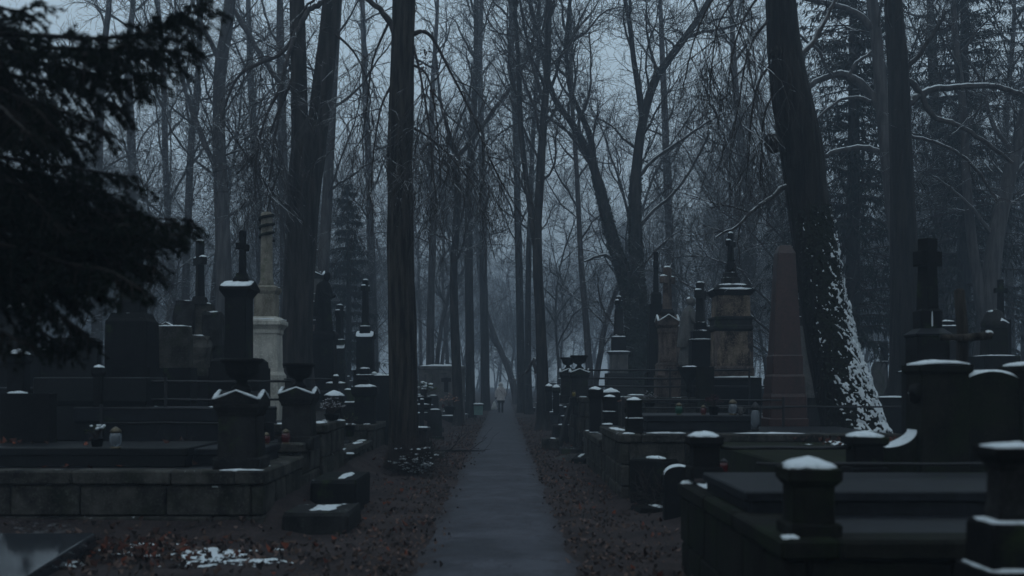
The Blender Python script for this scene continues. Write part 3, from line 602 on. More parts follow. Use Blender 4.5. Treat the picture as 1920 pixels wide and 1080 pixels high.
for i, (sd, H, r0, fk, dn, spd, lo) in enumerate(((1, 21, .15, 0, .95, 1.1, .3), (2, 17, .17, 2, .85, 1.0, .3), (3, 22, .14, 0, .95, 1.0, .35), (4, 16, .19, 3, .78, 1.0, .3), (5, 17, .11, 0, 1.05, 1.05, .22), (6, 19, .16, 2, .82, 1.0, .3), (7, 13, .09, 2, .95, 1.1, .2), (8, 9, .055, 2, 1.1, .9, .15))):
    V, Q, V2, Q2 = template_tree(300 + sd, H, r0, fk, dn, spd, lo); templates.append((V, Q, V2, Q2))
rg = random.Random(77); spots = []
tries = 0
while len(spots) < 222 and tries < 9000:
    tries += 1
    y = 37 + 128 * rg.random() ** 1.25; half = y * .60 + 6; x = rg.uniform(-half, half)
    if (abs(x) < 3.0 and y < 105) or (y < 50 and abs(x) < 8.5): continue
    if any((x - a) ** 2 + (y - b_) ** 2 < (2.6 if y < 90 else 3.4) ** 2 for a, b_ in spots): continue
    spots.append((x, y))
GTREE = 'leafless trees of the misty wood behind the graves'
tm = {}
KINDS_ = ('tall straight bare tree', 'two-forked bare tree', 'tall slender bare tree', 'spreading three-stemmed bare tree', 'thin twiggy bare tree', 'high-forking bare tree', 'young forked bare tree', 'small bare sapling')
for i, (x, y) in enumerate(spots):
    k = rg.choice((0, 1, 2, 3, 4, 4, 5, 6, 6, 7, 7)) if y < 110 else rg.randrange(7); o = thing('bare_tree', f"{KINDS_[k]} {'on the left' if x < 0 else 'on the right'} side, {'close behind the graves' if y < 62 else ('dim in the mist' if y < 100 else 'all but lost in the mist')}", 'tree', (x, y, gh(x, y) - .1), rg.random() * 6.28, GTREE + f", {KINDS_[k]} {int(x < 0)} {(y >= 62) + (y >= 100)}")
    if k not in tm:
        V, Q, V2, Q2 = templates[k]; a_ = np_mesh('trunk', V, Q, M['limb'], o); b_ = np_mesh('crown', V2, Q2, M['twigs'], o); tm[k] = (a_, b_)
    else:
        for src in tm[k]: c = src.copy(); COL.objects.link(c); c.parent = o
    s_ = rg.uniform(.85, 1.15); o.scale = (s_, s_, s_)
# --- unseen trees of the same wood round the viewpoint, added to darken the ground
rg = random.Random(31); GA = 'trees of the wood around the viewpoint'; around = []; tries = 0
while len(around) < 46 and tries < 5000:
    tries += 1; y = rg.uniform(-58, 62); x = rg.uniform(-60, 60)
    if y > 2 and abs(x) < y * .66 + 5: continue
    if abs(x) < 3.5 or math.hypot(x, y) < 6: continue
    if any((x - a) ** 2 + (y - b_) ** 2 < 8 for a, b_ in around): continue
    around.append((x, y)); k = rg.choice((0, 1, 2, 3, 5)); o = thing('bare_tree', 'unseen bare leafless tree of the wood, added round the viewpoint to shade the ground', 'tree', (x, y, gh(x, y) - .1), rg.random() * 6.28, GA)
    for src in tm[k]: c = src.copy(); COL.objects.link(c); c.parent = o
    s_ = rg.uniform(.9, 1.2); o.scale = (s_, s_, s_)
# --- the far wood, one mass
rg = random.Random(99); polys = []
for k in range(130):
    y = rg.uniform(165, 280); x = rg.uniform(-y * .6, y * .6)
    p, r = grow((x, y, 0), (rg.gauss(0, .05), 0, 1), rg.uniform(14, 21), rg.uniform(.10, .24), .05, 6, .06, .1, rg); polys.append((p, r, 4)); seg = []
    sprout(seg, p, r, 0, rg, 2, .66, .25, 1.3, thick=3.0)
    polys += [(q[::2] if len(q) > 4 else q, qr[::2] if len(q) > 4 else qr, 3) for q, qr, _ in seg]
V, Q = tubes_np(polys); kind(np_mesh('far_woods', V, Q, M['twig']), 'stuff')

# ------------------------------------------------------------------ spruces
def needle_quads(pts, ln, wd, step, rg, V, T, droop=.25, per=5):
    """needles all round a branchlet: each one a slim triangle"""
    for i in range(len(pts) - 1):
        a, b_ = Vector(pts[i]), Vector(pts[i + 1]); d = b_ - a; l = d.length
        if l < 1e-6: continue
        d /= l; ref = Vector((0, 0, 1)) if abs(d.z) < .9 else Vector((1, 0, 0)); u = d.cross(ref).normalized(); v_ = u.cross(d)
        n = max(1, int(l / step))
        for k in range(n):
            c = a + d * (l * (k + rg.random()) / n)
            for q in range(per):
                an = rg.random() * 6.28; o = (u * cos(an) + v_ * sin(an)); tip = c + (o * .8 + d * .75) * ln * rg.uniform(.7, 1.2); tip.z -= ln * droop * .3
                sd = d.cross(o).normalized() * wd; b0 = len(V)
                V.append(tuple(c + sd)); V.append(tuple(c - sd)); V.append(tuple(tip)); T.append((b0, b0 + 1, b0 + 2))
def bough(root, o, pts, rads, rg, side_len, ln, wd, step, per, snowp=.0, every=.085, mat='needle', sag=1.0):
    V, Q = tubes_np([(pts, rads, 6)]); br = np_mesh('bough', local(V, o), Q, M['bark'], root)
    nv = []; ntq = []; tw = []; sm = MB()
    n = len(pts) - 1; tot = sum(math.dist(pts[i], pts[i + 1]) for i in range(n)); cnt = int(tot / every)
    for c in range(cnt):
        u = (c + rg.random()) / cnt; f = u * n; i = min(int(f), n - 1); f -= i
        p = tuple(pts[i][k] + (pts[i + 1][k] - pts[i][k]) * f for k in range(3)); d = Vector(pts[i + 1]) - Vector(pts[i]); d.normalize()
        sgn = 1 if c % 2 else -1; sdv = d.cross(Vector((0, 0, 1))).normalized() * sgn
        dd = (d * rg.uniform(.5, 1.0) + sdv * rg.uniform(.4, 1.0) + Vector((0, 0, rg.uniform(-.6, .1)))).normalized()
        L_ = side_len * (1.0 - .72 * u) * rg.uniform(.6, 1.15) + .05
        q, qr = grow(p, tuple(dd), L_, .006, .002, 5, .08, -.55 * sag, rg); tw.append((q, qr, 3)); needle_quads(q, ln, wd, step, rg, nv, ntq, per=per)
        for s2 in range(int(L_ / .045)):
            t_ = rg.uniform(.15, .95) * 5; j = min(int(t_), 4); p2 = tuple(q[j][k] + (q[j + 1][k] - q[j][k]) * (t_ - j) for k in range(3)); d2 = Vector(q[j + 1]) - Vector(q[j]); d2.normalize()
            dd2 = rot_dir(tuple(d2), R(rg.uniform(30, 60)), rg.random() * 6.28)
            q2, _ = grow(p2, dd2, L_ * rg.uniform(.2, .42) * (1 - t_ / 8), .003, .001, 3, .08, -.5 * sag, rg); needle_quads(q2, ln, wd, step, rg, nv, ntq, per=per)
        if snowp and rg.random() < snowp and u > .15:
            j = rg.randrange(1, 4); sm.blob((q[j][0] - o[0], q[j][1] - o[1], q[j][2] - o[2] + .012), rg.uniform(.02, .05), 7, 4, .6, rg.random() * 50, (1.6, 1.2, .35))
    V, Q = tubes_np(tw); np_mesh('twigs', local(V, o), Q, M['twig'], br)
    kind(np_mesh('needles', local(nv, o), None, M[mat], br, False, ntq), 'stuff')
    if sm.v: kind(sm.build('snow', M['snow'], br, True), 'stuff')
rg = random.Random(4); SZ = 6.8; so3 = (WX(-330, SZ), SZ + .2, 0.3)
spruce = thing('spruce', 'near dark spruce sweeping heavy drooping boughs in from the left edge', 'tree', so3)
mb = MB(); mb.tube([(0, 0, -.2), (0, 0, 2.5), (.03, 0, 5), (.05, 0, 8)], [.24, .20, .15, .09], 14); mb.build('trunk', M['bark'], spruce, True)
BOUGHS = [  # pixel path of each bough, side length, depth drift
    ([(-300, 60), (-120, 62), (60, 66), (180, 72), (270, 62), (340, 34), (390, 8)], .62, -.5), ([(-300, 20), (-120, 30), (60, 84), (160, 92), (250, 100), (310, 96), (362, 92)], .60, .1),
    ([(-300, 60), (-100, 90), (80, 120), (180, 138), (240, 150), (300, 132)], .55, -.9), ([(-300, 90), (-100, 120), (90, 155), (190, 185), (235, 210)], .5, .4), ([(-300, 110), (-80, 150), (60, 190), (150, 222), (192, 250)], .48, -.5),
    ([(-300, 130), (-80, 190), (20, 230), (90, 262), (135, 285)], .42, .1), ([(-300, -60), (-150, -40), (-40, 0), (30, 20), (75, 8)], .45, -.3), ([(-300, -40), (-150, -10), (-30, 30), (20, 60), (45, 90)], .3, .2),
    ([(-300, 240), (-100, 270), (30, 300), (110, 312), (180, 322), (258, 332)], .55, -.6), ([(-300, 260), (-100, 300), (60, 325), (150, 345), (215, 372), (252, 392)], .58, .2), ([(-300, 300), (-80, 340), (90, 370), (190, 396), (260, 408), (362, 412)], .58, -.3),
    ([(-300, 330), (-80, 370), (90, 410), (200, 432), (290, 446), (345, 432)], .56, .5), ([(-300, 340), (-80, 400), (70, 450), (170, 478), (240, 492), (292, 500)], .56, -.7), ([(-300, 360), (-80, 430), (50, 490), (130, 520), (190, 545)], .55, .1),
    ([(-300, 380), (-100, 460), (20, 530), (90, 575), (140, 612), (165, 636)], .46, -.4), ([(-300, 240), (-120, 300), (0, 350), (80, 400), (140, 440)], .6, .8), ([(-300, 200), (-120, 250), (-10, 320), (60, 370), (110, 430)], .6, -1.0),
    ([(-300, 50), (-140, 90), (0, 130), (70, 170), (110, 210)], .6, .7), ([(-300, 30), (-140, 90), (-10, 160), (60, 200), (100, 240)], .6, -1.0), ([(-300, 330), (-140, 400), (-20, 470), (60, 505), (110, 530)], .6, .8), ([(-300, 100), (-160, 160), (-40, 210), (40, 235), (85, 262)], .5, .6)]
for pl, sl_, dyy in BOUGHS + [([(x + rg.uniform(-25, 0) - 22 * (i > 2), y + 16 + rg.uniform(-8, 22)) for i, (x, y) in enumerate(q)], l_ * 1.05, d_ + rg.choice((-.7, .9))) for q, l_, d_ in BOUGHS if rg.random() < .68] + [([(x - 60 - 50 * (i > 2) + rg.uniform(-25, 0), y + 22 + rg.uniform(-12, 12)) for i, (x, y) in enumerate(q)], l_, d_ + rg.choice((-.4, 1.3))) for q, l_, d_ in BOUGHS[9:16] + BOUGHS[19:20]]:
    n = len(pl); P = []
    for i, (px, py) in enumerate(pl):
        z = SZ + dyy * .6 * (i / (n - 1)); P.append((WX(px, z), z, WZ(py, z)))
    C = catmull(P, 5); C = [tuple(c) for c in C]; rr = [.022 - .018 * i / (len(C) - 1) for i in range(len(C))]
    start = 4; bough(spruce, so3, C[start:], rr[start:], rg, sl_ * .76, .032, .0038, .017, 6, .0, .038)

def far_spruce(name_label, px, Z, ytop, ybot, halfw, seed, dens=1.0, bare=0.0):
    rg = random.Random(seed); x = WX(px, Z); zt = min(WZ(ytop, Z), 26); zb = WZ(ybot, Z); gz = gh(x, Z); o = (x, Z, gz)
    root = thing('spruce', name_label, 'tree', o); H = zt - gz
    mb = MB(); mb.tube([(0, 0, -.2), (.05, 0, H * .5), (0, 0, H)], [.012 * H + .05, .008 * H + .03, .01], 10); mb.build('trunk', M['bark'], root, True)
    Vv = []; Qq = []; br = []
    hw = halfw * S(Z); zz = zb
    while zz < zt - .2:
        f = (zz - zb) / (zt - zb); rad = hw * (1 - f) ** .75 * (.75 + .25 * min(1, f * 8)) + .12; nb = int(rg.uniform(6, 9) * dens)
        for k in range(nb):
            a = rg.random() * 6.28; L_ = rad * rg.uniform(.65, 1.15)
            p, r = grow((0, 0, zz - gz), (cos(a), sin(a), rg.uniform(-.1, .25)), L_, .03, .008, 6, .06, -.5 + .5 * f, rg); br.append((p, r, 4))
            # hanging curtains of foliage: many slim drooping sprays along the bough
            for i in range(1, 7):
                c = p[i]; 
                for q in range(int(7 * dens)):
                    aa = rg.random() * 6.28; l = rg.uniform(.18, .55) * (.5 + .5 * (1 - f)); wv = rg.uniform(.010, .024)
                    dx, dy, dz = cos(aa) * rg.uniform(.25, .8) + cos(a) * .3, sin(aa) * rg.uniform(.25, .8) + sin(a) * .3, -rg.uniform(.25, 1.0)
                    ox, oy = -sin(aa) * wv, cos(aa) * wv; b0 = len(Vv); j = (rg.gauss(0, .08), rg.gauss(0, .08))
                    c0 = (c[0] + j[0], c[1] + j[1], c[2] + rg.uniform(-.05, .05))
                    mid = (c0[0] + dx * l * .55, c0[1] + dy * l * .55, c0[2] + dz * l * .35); end = (c0[0] + dx * l, c0[1] + dy * l, c0[2] + dz * l)
                    Vv += [(c0[0] - ox, c0[1] - oy, c0[2]), (c0[0] + ox, c0[1] + oy, c0[2]), (mid[0] + ox * 1.6, mid[1] + oy * 1.6, mid[2]), (mid[0] - ox * 1.6, mid[1] - oy * 1.6, mid[2]), end]
                    Qq += [(b0, b0 + 1, b0 + 2, b0 + 3), (b0 + 3, b0 + 2, b0 + 4, b0 + 4)]
        zz += rg.uniform(.28, .45) * (1.2 - .4 * f)
    V, Q = tubes_np(br); kind(np_mesh('boughs', V, Q, M['twig'], root), 'stuff')
    T = [q[:3] for q in Qq if q[2] == q[3]]; Qf = [q for q in Qq if q[2] != q[3]]
    kind(np_mesh('needles', Vv, Qf, M['needle'], root, False, T), 'stuff')
far_spruce('tall misty spruce with hanging curtains of twigs behind the leaning tree', 1598, 37, -330, 640, 175, 5, 1.35)
far_spruce('tall misty spruce filling the gap right of the upright dark trunk', 1806, 40, -300, 640, 185, 6, 1.2)
far_spruce('small pointed spruce in the mist behind the left statue', 652, 47, 335, 715, 62, 7, 1.0)
far_spruce('faint distant spruce at the right edge above the crosses', 1925, 60, -120, 640, 120, 8, .8)

src_ = [o for o in bpy.data.objects if o.name.startswith('spruce') and o.parent is None][1:3]; rg = random.Random(12); sp_pts = []  # spruce copies out of view, added as dense occluders to darken the ground
for k in range(1500):
    if len(sp_pts) >= 22: break
    y = rg.uniform(-40, 50); x = rg.uniform(-45, 45)
    if (y > 0 and abs(x) < y * .62 + 6) or math.hypot(x, y) < 7 or abs(x) < 4 or any((x - a) ** 2 + (y - b_) ** 2 < 14 for a, b_ in sp_pts): continue
    sp_pts.append((x, y)); so_ = rg.choice(src_); r_ = so_.copy(); COL.objects.link(r_); r_.location = (x, y, gh(x, y)); r_.rotation_euler = (0, 0, rg.random() * 6.28)
    r_['label'] = 'unseen dark spruce of the wood, added round the viewpoint to shade the ground'; r_['group'] = 'spruces around the viewpoint'
    for ch in so_.children: c = ch.copy(); COL.objects.link(c); c.parent = r_
# ------------------------------------------------------------------ grave plots: plinths of dressed stone
def plinth(label, x0, x1, y0, y1, zt, side, stone_m='wall', course=.34, cop=.13, slab=True, group='stone grave plinths along the path', snowy=.5, seed=1, name='grave_plinth', blk=(.5, .85)):
    """side -1: the path-facing wall is at x1 (left plots); +1: at x0 (right plots). Front faces -y."""
    rg = random.Random(seed); cx, cy = (x0 + x1) / 2, (y0 + y1) / 2; root = thing(name, label, 'grave plinth', (cx, cy, 0), 0, group)
    mb = MB(); mb.box(x0 + .07 - cx, x1 - .07 - cx, y0 + .07 - cy, y1 - .07 - cy, -.2, zt - .02, .01); mb.build('core', M['soil'], root)
    zb, ztop = -.15, zt - cop; rows = max(1, round((ztop - zb) / course)); rh = (ztop - zb) / rows
    fx = x1 if side < 0 else x0
    for r in range(rows):
        z0, z1 = zb + r * rh, zb + (r + 1) * rh - .012
        y = y0 + (rg.random() * .2 if r % 2 else 0)
        ys_ = [y0]; 
        while ys_[-1] < y1 - .3: ys_.append(min(y1, ys_[-1] + rg.uniform(*blk)))
        ys_[-1] = y1
        for a, b_ in zip(ys_[:-1], ys_[1:]):
            pr = rg.uniform(-.006, .016); mb = MB(.004)
            xa, xb = (fx - .12, fx + pr) if side < 0 else (fx - pr, fx + .12)
            mb.box(xa - cx, xb - cx, a + .006 - cy, b_ - .006 - cy, z0, z1, .018); mb.build('stone_block', M[stone_m], root)
        xs_ = [x0 + (.125 if side > 0 else 0)]; end = x1 - (.125 if side < 0 else 0)
        while xs_[-1] < end - .4: xs_.append(min(end, xs_[-1] + rg.uniform(.6, 1.0)))
        xs_[-1] = end
        for a, b_ in zip(xs_[:-1], xs_[1:]):
            pr = rg.uniform(-.006, .014); mb = MB(.004); mb.box(a + .006 - cx, b_ - .006 - cx, y0 - pr - cy, y0 + .12 - cy, z0, z1, .018); mb.build('stone_block', M[stone_m], root)
    # coping along front and path side, interior slab
    cw = .30; sx0, sx1 = (fx - cw, fx + .04) if side < 0 else (fx - .04, fx + cw)
    y = y0 - .04; k = 0
    while y < y1 - .01:
        yn = min(y1, y + rg.uniform(.9, 1.5)); yn = y1 if y1 - yn < .3 else yn
        mb = MB(.003); mb.box(sx0 - cx, sx1 - cx, y + .004 - cy, yn - .004 - cy, zt - cop, zt, .02); c = mb.build('coping', M[stone_m], root)
        if rg.random() < snowy:
            mb = MB(); l = (yn - y) * rg.uniform(.25, .48); mb.snow(cw * rg.uniform(.25, .45), l, zt, .018, (sx0 + sx1) / 2 - cx + rg.uniform(-.03, .03), y + l + rg.uniform(0, yn - y - 2 * l) - cy, irr=.5, p=4); mb.build('snow', M['snow'], c, True)
        y = yn
    a0, a1 = (x0, sx0) if side < 0 else (sx1, x1); x = a0
    while x < a1 - .01:
        xn = min(a1, x + rg.uniform(1.0, 1.7)); xn = a1 if a1 - xn < .4 else xn
        mb = MB(.003); mb.box(x + .004 - cx, xn - .004 - cx, y0 - .04 - cy, y0 + cw - cy, zt - cop, zt, .02); c = mb.build('coping', M[stone_m], root)
        if rg.random() < snowy * .6:
            mb = MB(); l = (xn - x) * rg.uniform(.15, .4); mb.snow(l, cw * rg.uniform(.2, .4), zt, .016, (x + xn) / 2 - cx, y0 + .1 - cy, irr=.5, p=4); mb.build('snow', M['snow'], c, True)
        x = xn
    if slab:
        mb = MB(.003); mb.box(a0 + .004 - cx, a1 - .004 - cx, y0 + cw + .006 - cy, y1 - cy, zt - cop, zt - .018, .015); mb.build('cover_slab', M['slab'], root)
    return root
plinth('long mossy plinth wall at the near left with the urn-topped pillar on its corner', -8.2, -2.72, 12.05, 14.45, .71, -1, seed=3, snowy=.6, cop=.16)
plinth('taller left plinth section right behind the near urn-topped pillar', -7.6, -2.74, 14.5, 15.95, .88, -1, seed=4, snowy=.3)
plinth('left plinth carrying the snowy planter ledge and flowers', -7.0, -2.70, 16.0, 18.15, 1.08, -1, seed=5, snowy=.7, group=None)
plinth('low left plinth section before the broken-topped post', -6.5, -2.74, 18.2, 22.25, .51, -1, seed=6, snowy=.4)
plinth('left plinth nearest the furrowed trunk with smooth pale side slabs', -6.2, -2.70, 22.3, 26.2, .83, -1, seed=7, snowy=.5, course=.8)
plinth('near right plinth with two stacked dark slabs and snow-capped posts', 1.64, 4.6, 6.14, 9.75, .80, 1, 'moss', seed=8, snowy=.25, cop=.12)
plinth('right block wall of dressed stones below the lantern slab', 1.75, 5.9, 15.7, 18.8, .95, 1, seed=9, snowy=.5)
plinth('right plinth behind the lantern slab with sloped snowy ledge', 1.75, 5.6, 18.85, 22.6, .70, 1, seed=10, snowy=.6)
plinth('tall right plinth holding the urn-topped gable pillars', 1.85, 6.0, 25.6, 30.0, 1.36, 1, seed=11, snowy=.3)
plinth('low broken right plinth between the sloped ledge and the tall plinth', 1.95, 5.4, 22.7, 25.5, .42, 1, seed=12, snowy=.5)

# slabs on the plots
def slab_thing(label, x0, x1, y0, y1, z0, z1, mat='polish', lip=.03, snow=0, name='grave_slab', group=None, seed=1):
    cx, cy = (x0 + x1) / 2, (y0 + y1) / 2; root = thing(name, label, 'grave slab', (cx, cy, z0), 0, group); hx, hy, h = (x1 - x0) / 2, (y1 - y0) / 2, z1 - z0
    mb = MB(.002); mb.rings([(hx - lip, hy - lip, 0), (hx - lip, hy - lip, h * .55)], .02); mb.build('base', M[mat], root)
    mb = MB(.001); mb.rings([(hx - lip * .6, hy - lip * .6, h * .55), (hx, hy, h * .62), (hx, hy, h - .012), (hx - .012, hy - .012, h)], .02); mb.build('top_slab', M[mat], root)
    rg = random.Random(seed)
    for k in range(snow):
        mb = MB(); mb.snow(hx * rg.uniform(.12, .35), hy * rg.uniform(.06, .2), h, .016, rg.uniform(-.6, .6) * hx, rg.uniform(-.7, .7) * hy, irr=.6, p=3); mb.build('snow', M['snow'], root, True)
    return root
slab_thing('wide dark upper slab lying behind the nearest snow-capped square post', 1.68, 4.3, 7.37, 8.96, .78, .95, 'slab')
slab_thing('polished slab with grave lanterns standing along its edge', 2.24, 3.95, 16.75, 18.2, .95, 1.19, 'slab', seed=3)
slab_thing('raised slab behind the near urn-topped pillar', -4.9, -2.95, 13.0, 14.2, .70, .90, 'slab', snow=0)
slab_thing('dark table slab in the middle of the near left plot', -6.6, -3.75, 12.7, 14.1, .70, .93, 'polish', snow=0, seed=5)
slab_thing('polished black slab mirroring the sky at the lower left corner', -6.5, -4.0, 8.6, 10.55, -.22, .13, 'mirror').rotation_euler = (R(5.5), 0, 0)
slab_thing('long black box tomb with a snow strip behind the left railing', -6.6, -5.0, 15.0, 15.9, .9, 1.78, 'polish', snow=0)
slab_thing('long ledge slab under the left railing', -6.0, -3.3, 14.9, 15.6, .86, 1.36, 'slab', snow=2, seed=9)

# ------------------------------------------------------------------ monuments, transcribed at their own distance
class Mon:
    def __init__(s, name, label, px, Z, cat='grave monument', group=None, rz=0, z0=.3):
        s.px, s.Z, s.s, s.z0 = px, Z, S(Z), z0; s.o = thing(name, label, cat, (WX(px, Z), Z, z0), rz, group); s.rg = random.Random(int(px * 7 + Z)); s.last = None
    def z(s, y): return WZ(y, s.Z) - s.z0
    def stack(s, part, mat, prof, dr=1.0, dx=0, dy=0, cham=.06, parent=None):
        mb = MB(.003); pr = []
        for (h, y) in prof: pr.append((h * s.s, h * s.s * dr, s.z(y)))
        mb.rings(pr, cham, dx * s.s, dy); s.last = mb.build(part, M[mat], parent or s.o); return s.last
    def foot(s, part, mat, h, y, dr=1.0, dx=0):   # footing down into the ground
        mb = MB(.004); mb.rings([(h * s.s, h * s.s * dr, -.45), (h * s.s, h * s.s * dr, s.z(y))], .04, dx * s.s); return mb.build(part, M[mat], s.o)
    def snow(s, h, y, t=2.5, dr=1.0, dx=0, dy=0, base=None, irr=.12, parent=None, p=7):
        mb = MB(); mb.snow(h * s.s, h * s.s * dr, s.z(y) + .002, t * s.s, dx * s.s, dy, base, irr, p); return mb.build('snow', M['snow'], parent or s.o, True)
    def gable(s, part, mat, h, ye, yr, dr=1.0, axis='x', snowt=2.0, dx=0, over=1.0):
        """pitched roof; the ridge runs along axis; snow lies on both slopes"""
        hx, hy, z0, z1 = h * s.s, h * s.s * dr, s.z(ye), s.z(yr); e = .018 + .02 * hx; mb = MB(.002)
        if axis == 'x': mb.prismx([(-hy, z0 - e), (hy, z0 - e), (hy, z0 + e), (0, z1), (-hy, z0 + e)], -hx + dx * s.s, hx + dx * s.s)
        else: mb.prism([(-hx + dx * s.s, z0 - e), (hx + dx * s.s, z0 - e), (hx + dx * s.s, z0 + e), (dx * s.s, z1), (-hx + dx * s.s, z0 + e)], -hy, hy)
        r = mb.build(part, M[mat], s.o)
        if snowt:
            for sg in (-1, 1):
                mb = MB()
                if axis == 'x': mb.snow(hx * .985, hy * .49, 0, snowt * s.s, dx * s.s, sg * hy * .5, lambda x, y: z0 + e + .003 + (z1 - z0 - e) * (1 - abs(sg * hy * .5 + y) / hy), .05)
                else: mb.snow(hx * .49, hy * .985, 0, snowt * s.s, dx * s.s + sg * hx * .5, 0, lambda x, y: z0 + e + .003 + (z1 - z0 - e) * (1 - abs(sg * hx * .5 + x) / hx), .05)
                mb.build('snow', M['snow'], r, True)
        return r
    def pediment(s, part, mat, h, ye, yr, dr=1.0, snow=True, dx=0):
        """cross-gabled cap: a gable on each of its four faces, snow caught along the rims"""
        hx, hy, z0, z1 = h * s.s, h * s.s * dr, s.z(ye), s.z(yr); e = (z1 - z0) * .35; X = dx * s.s; mb = MB(.001)
        c = [(X - hx, -hy, z0 + e), (X + hx, -hy, z0 + e), (X + hx, hy, z0 + e), (X - hx, hy, z0 + e)]; m_ = [(X, -hy, z1), (X + hx, 0, z1), (X, hy, z1), (X - hx, 0, z1)]; lo = [(X + q[0] * .94 - X * .94, q[1] * .94, z0) for q in c]
        vs = lo + c + m_ + [(X, 0, z1)]; fs = [(3, 2, 1, 0)]
        for i in range(4):
            j = (i + 1) % 4; fs += [(i, j, 4 + j, 8 + i, 4 + i), (4 + i, 8 + i, 12), (4 + j, 12, 8 + i)]
        mb.add(vs, fs); r = mb.build(part, M[mat], s.o)
        if snow:
            mb = MB(); rr = .022 + .012 * hx
            for i in range(4):
                j = (i + 1) % 4; up = lambda p, k: tuple((p[0] - X) * k + X if q == 0 else (p[1] * k if q == 1 else p[2] + rr * .35) for q in range(3))
                A, B, C = up(c[i], .93), up(m_[i], .93), up(c[j], .93); mid = lambda a, b_, t: tuple(a[q] + (b_[q] - a[q]) * t for q in range(3))
                mb.tube([A, mid(A, B, .5), B, mid(B, C, .5), C], [rr, rr * 1.2, rr * .8, rr * 1.25, rr], 7, .55)
            kind(mb.build('snow', M['snow'], r, True), 'stuff')
        return r
    def cross(s, mat, yt, yb, ya, arm, w_=None, hw=6, rot=0, snow=True, tip=0, dx=0, flare=1.0):
        """yt top, yb foot, ya arm centre, arm half length in metres; rot turns the arms about the shaft"""
        w0 = hw * s.s; zt, zb, za = s.z(yt), s.z(yb), s.z(ya); c, q = cos(rot), sin(rot); X = dx * s.s
        mb = MB(.002); mb.rings([(w0 * 1.12, w0 * 1.0, zb), (w0 * .95, w0 * .86, za - w0), (w0 * flare, w0 * .86, zt - .012), (w0 * flare - .012, w0 * .74, zt)], .12, X, 0, rot)
        t = w0 * .84
        for sg in (-1, 1):
            xa, xb = sg * w0 * .9, sg * arm; vs = []
            for (x, e) in ((xa, 0), (xb * .92, 0), (xb, .012)):
                hz = w0 * (1 if abs(x) < arm * .5 else flare) - e; hy = t - e
                for (y, z) in ((-hy, -hz), (hy, -hz), (hy, hz), (-hy, hz)): vs.append((X + x * c - y * q, x * q + y * c, za + z))
            fs = [(k * 4 + i, k * 4 + 4 + i, k * 4 + 4 + (i + 1) % 4, k * 4 + (i + 1) % 4) for k in range(2) for i in range(4)] + [(3, 2, 1, 0), (8, 9, 10, 11)]
            if sg < 0: fs = [tuple(reversed(f)) for f in fs]
            mb.add(vs, fs)
        r = mb.build('cross', M[mat], s.o)
        if snow:
            mb = MB(); mb.snow(w0 * flare * .95, w0 * .8, zt, .03, X, 0, None, .12, 6); mb.build('snow', M['snow'], r, True)
            for sg in (-1, 1):
                mb = MB(); l = (arm - w0) / 2; mb.snow(l * .97, t * .92, 0, .03, 0, 0, None, .1, 6)
                ox = sg * (w0 + l); zz = za + w0 * flare; mb.v = [(X + (x + ox) * c - y * q, (x + ox) * q + y * c, z + zz) for x, y, z in mb.v]; mb.build('snow', M['snow'], r, True)
        return r
    def lathe(s, part, mat, prof, n=18, dx=0, parent=None):
        mb = MB(); mb.lathe([(r * s.s, s.z(y)) for r, y in prof], n, dx * s.s); return mb.build(part, M[mat], parent or s.o, True)

# ---- left pillars with urns
def urn_pillar(label, px, Z, k, y0, yb, group='urn-topped gable pillars', mat='soot2', z0=.5, urn=True):
    """k scales the near pillar; y0 is the pixel height of its gable apex, yb of its foot"""
    p = Mon('gate_pillar', label, px, Z, 'pillar', group, z0=z0)
    hgt = yb - y0; Y = lambda f: y0 + hgt * f
    p.stack('base', mat, [(44 * k, yb + 4), (44 * k, Y(.83)), (41 * k, Y(.81))]); p.stack('shaft', mat, [(37 * k, Y(.81)), (35 * k, Y(.30))]); p.stack('capital', mat, [(37 * k, Y(.30)), (38 * k, Y(.26)), (43 * k, Y(.20)), (43 * k, Y(.16))])
    p.pediment('gable_cap', mat, 44 * k, Y(.16), Y(.0))
    if urn: p.lathe('urn', 'soot', [(17 * k, Y(.04)), (19 * k, Y(-.02)), (17 * k, y0 - 8 * k), (11 * k, y0 - 12 * k), (9 * k, y0 - 17 * k), (12 * k, y0 - 21 * k), (22 * k, y0 - 25 * k), (29 * k, y0 - 32 * k), (32 * k, y0 - 41 * k), (32.5 * k, y0 - 49 * k), (36 * k, y0 - 52 * k), (40 * k, y0 - 54 * k), (41 * k, y0 - 58 * k), (39 * k, y0 - 61 * k), (34 * k, y0 - 60 * k), (30 * k, y0 - 52 * k)], 24)
    return p
urn_pillar('near left pillar with four snow-rimmed gables and a wide bowl urn on top', 453, 12.45, 1.0, 733, 884, z0=.65)
urn_pillar('second left pillar, slimmer, with snow-rimmed gables and an urn', 561, 14.95, .76, 727, 838, z0=.8)
urn_pillar('right gable pillar with a dark urn beside the far railings', 1086, 26.3, .42, 692, 757, z0=1.2)
urn_pillar('right gable pillar standing just left of the dark-urned one', 1065, 27.8, .36, 692, 752, z0=1.2)

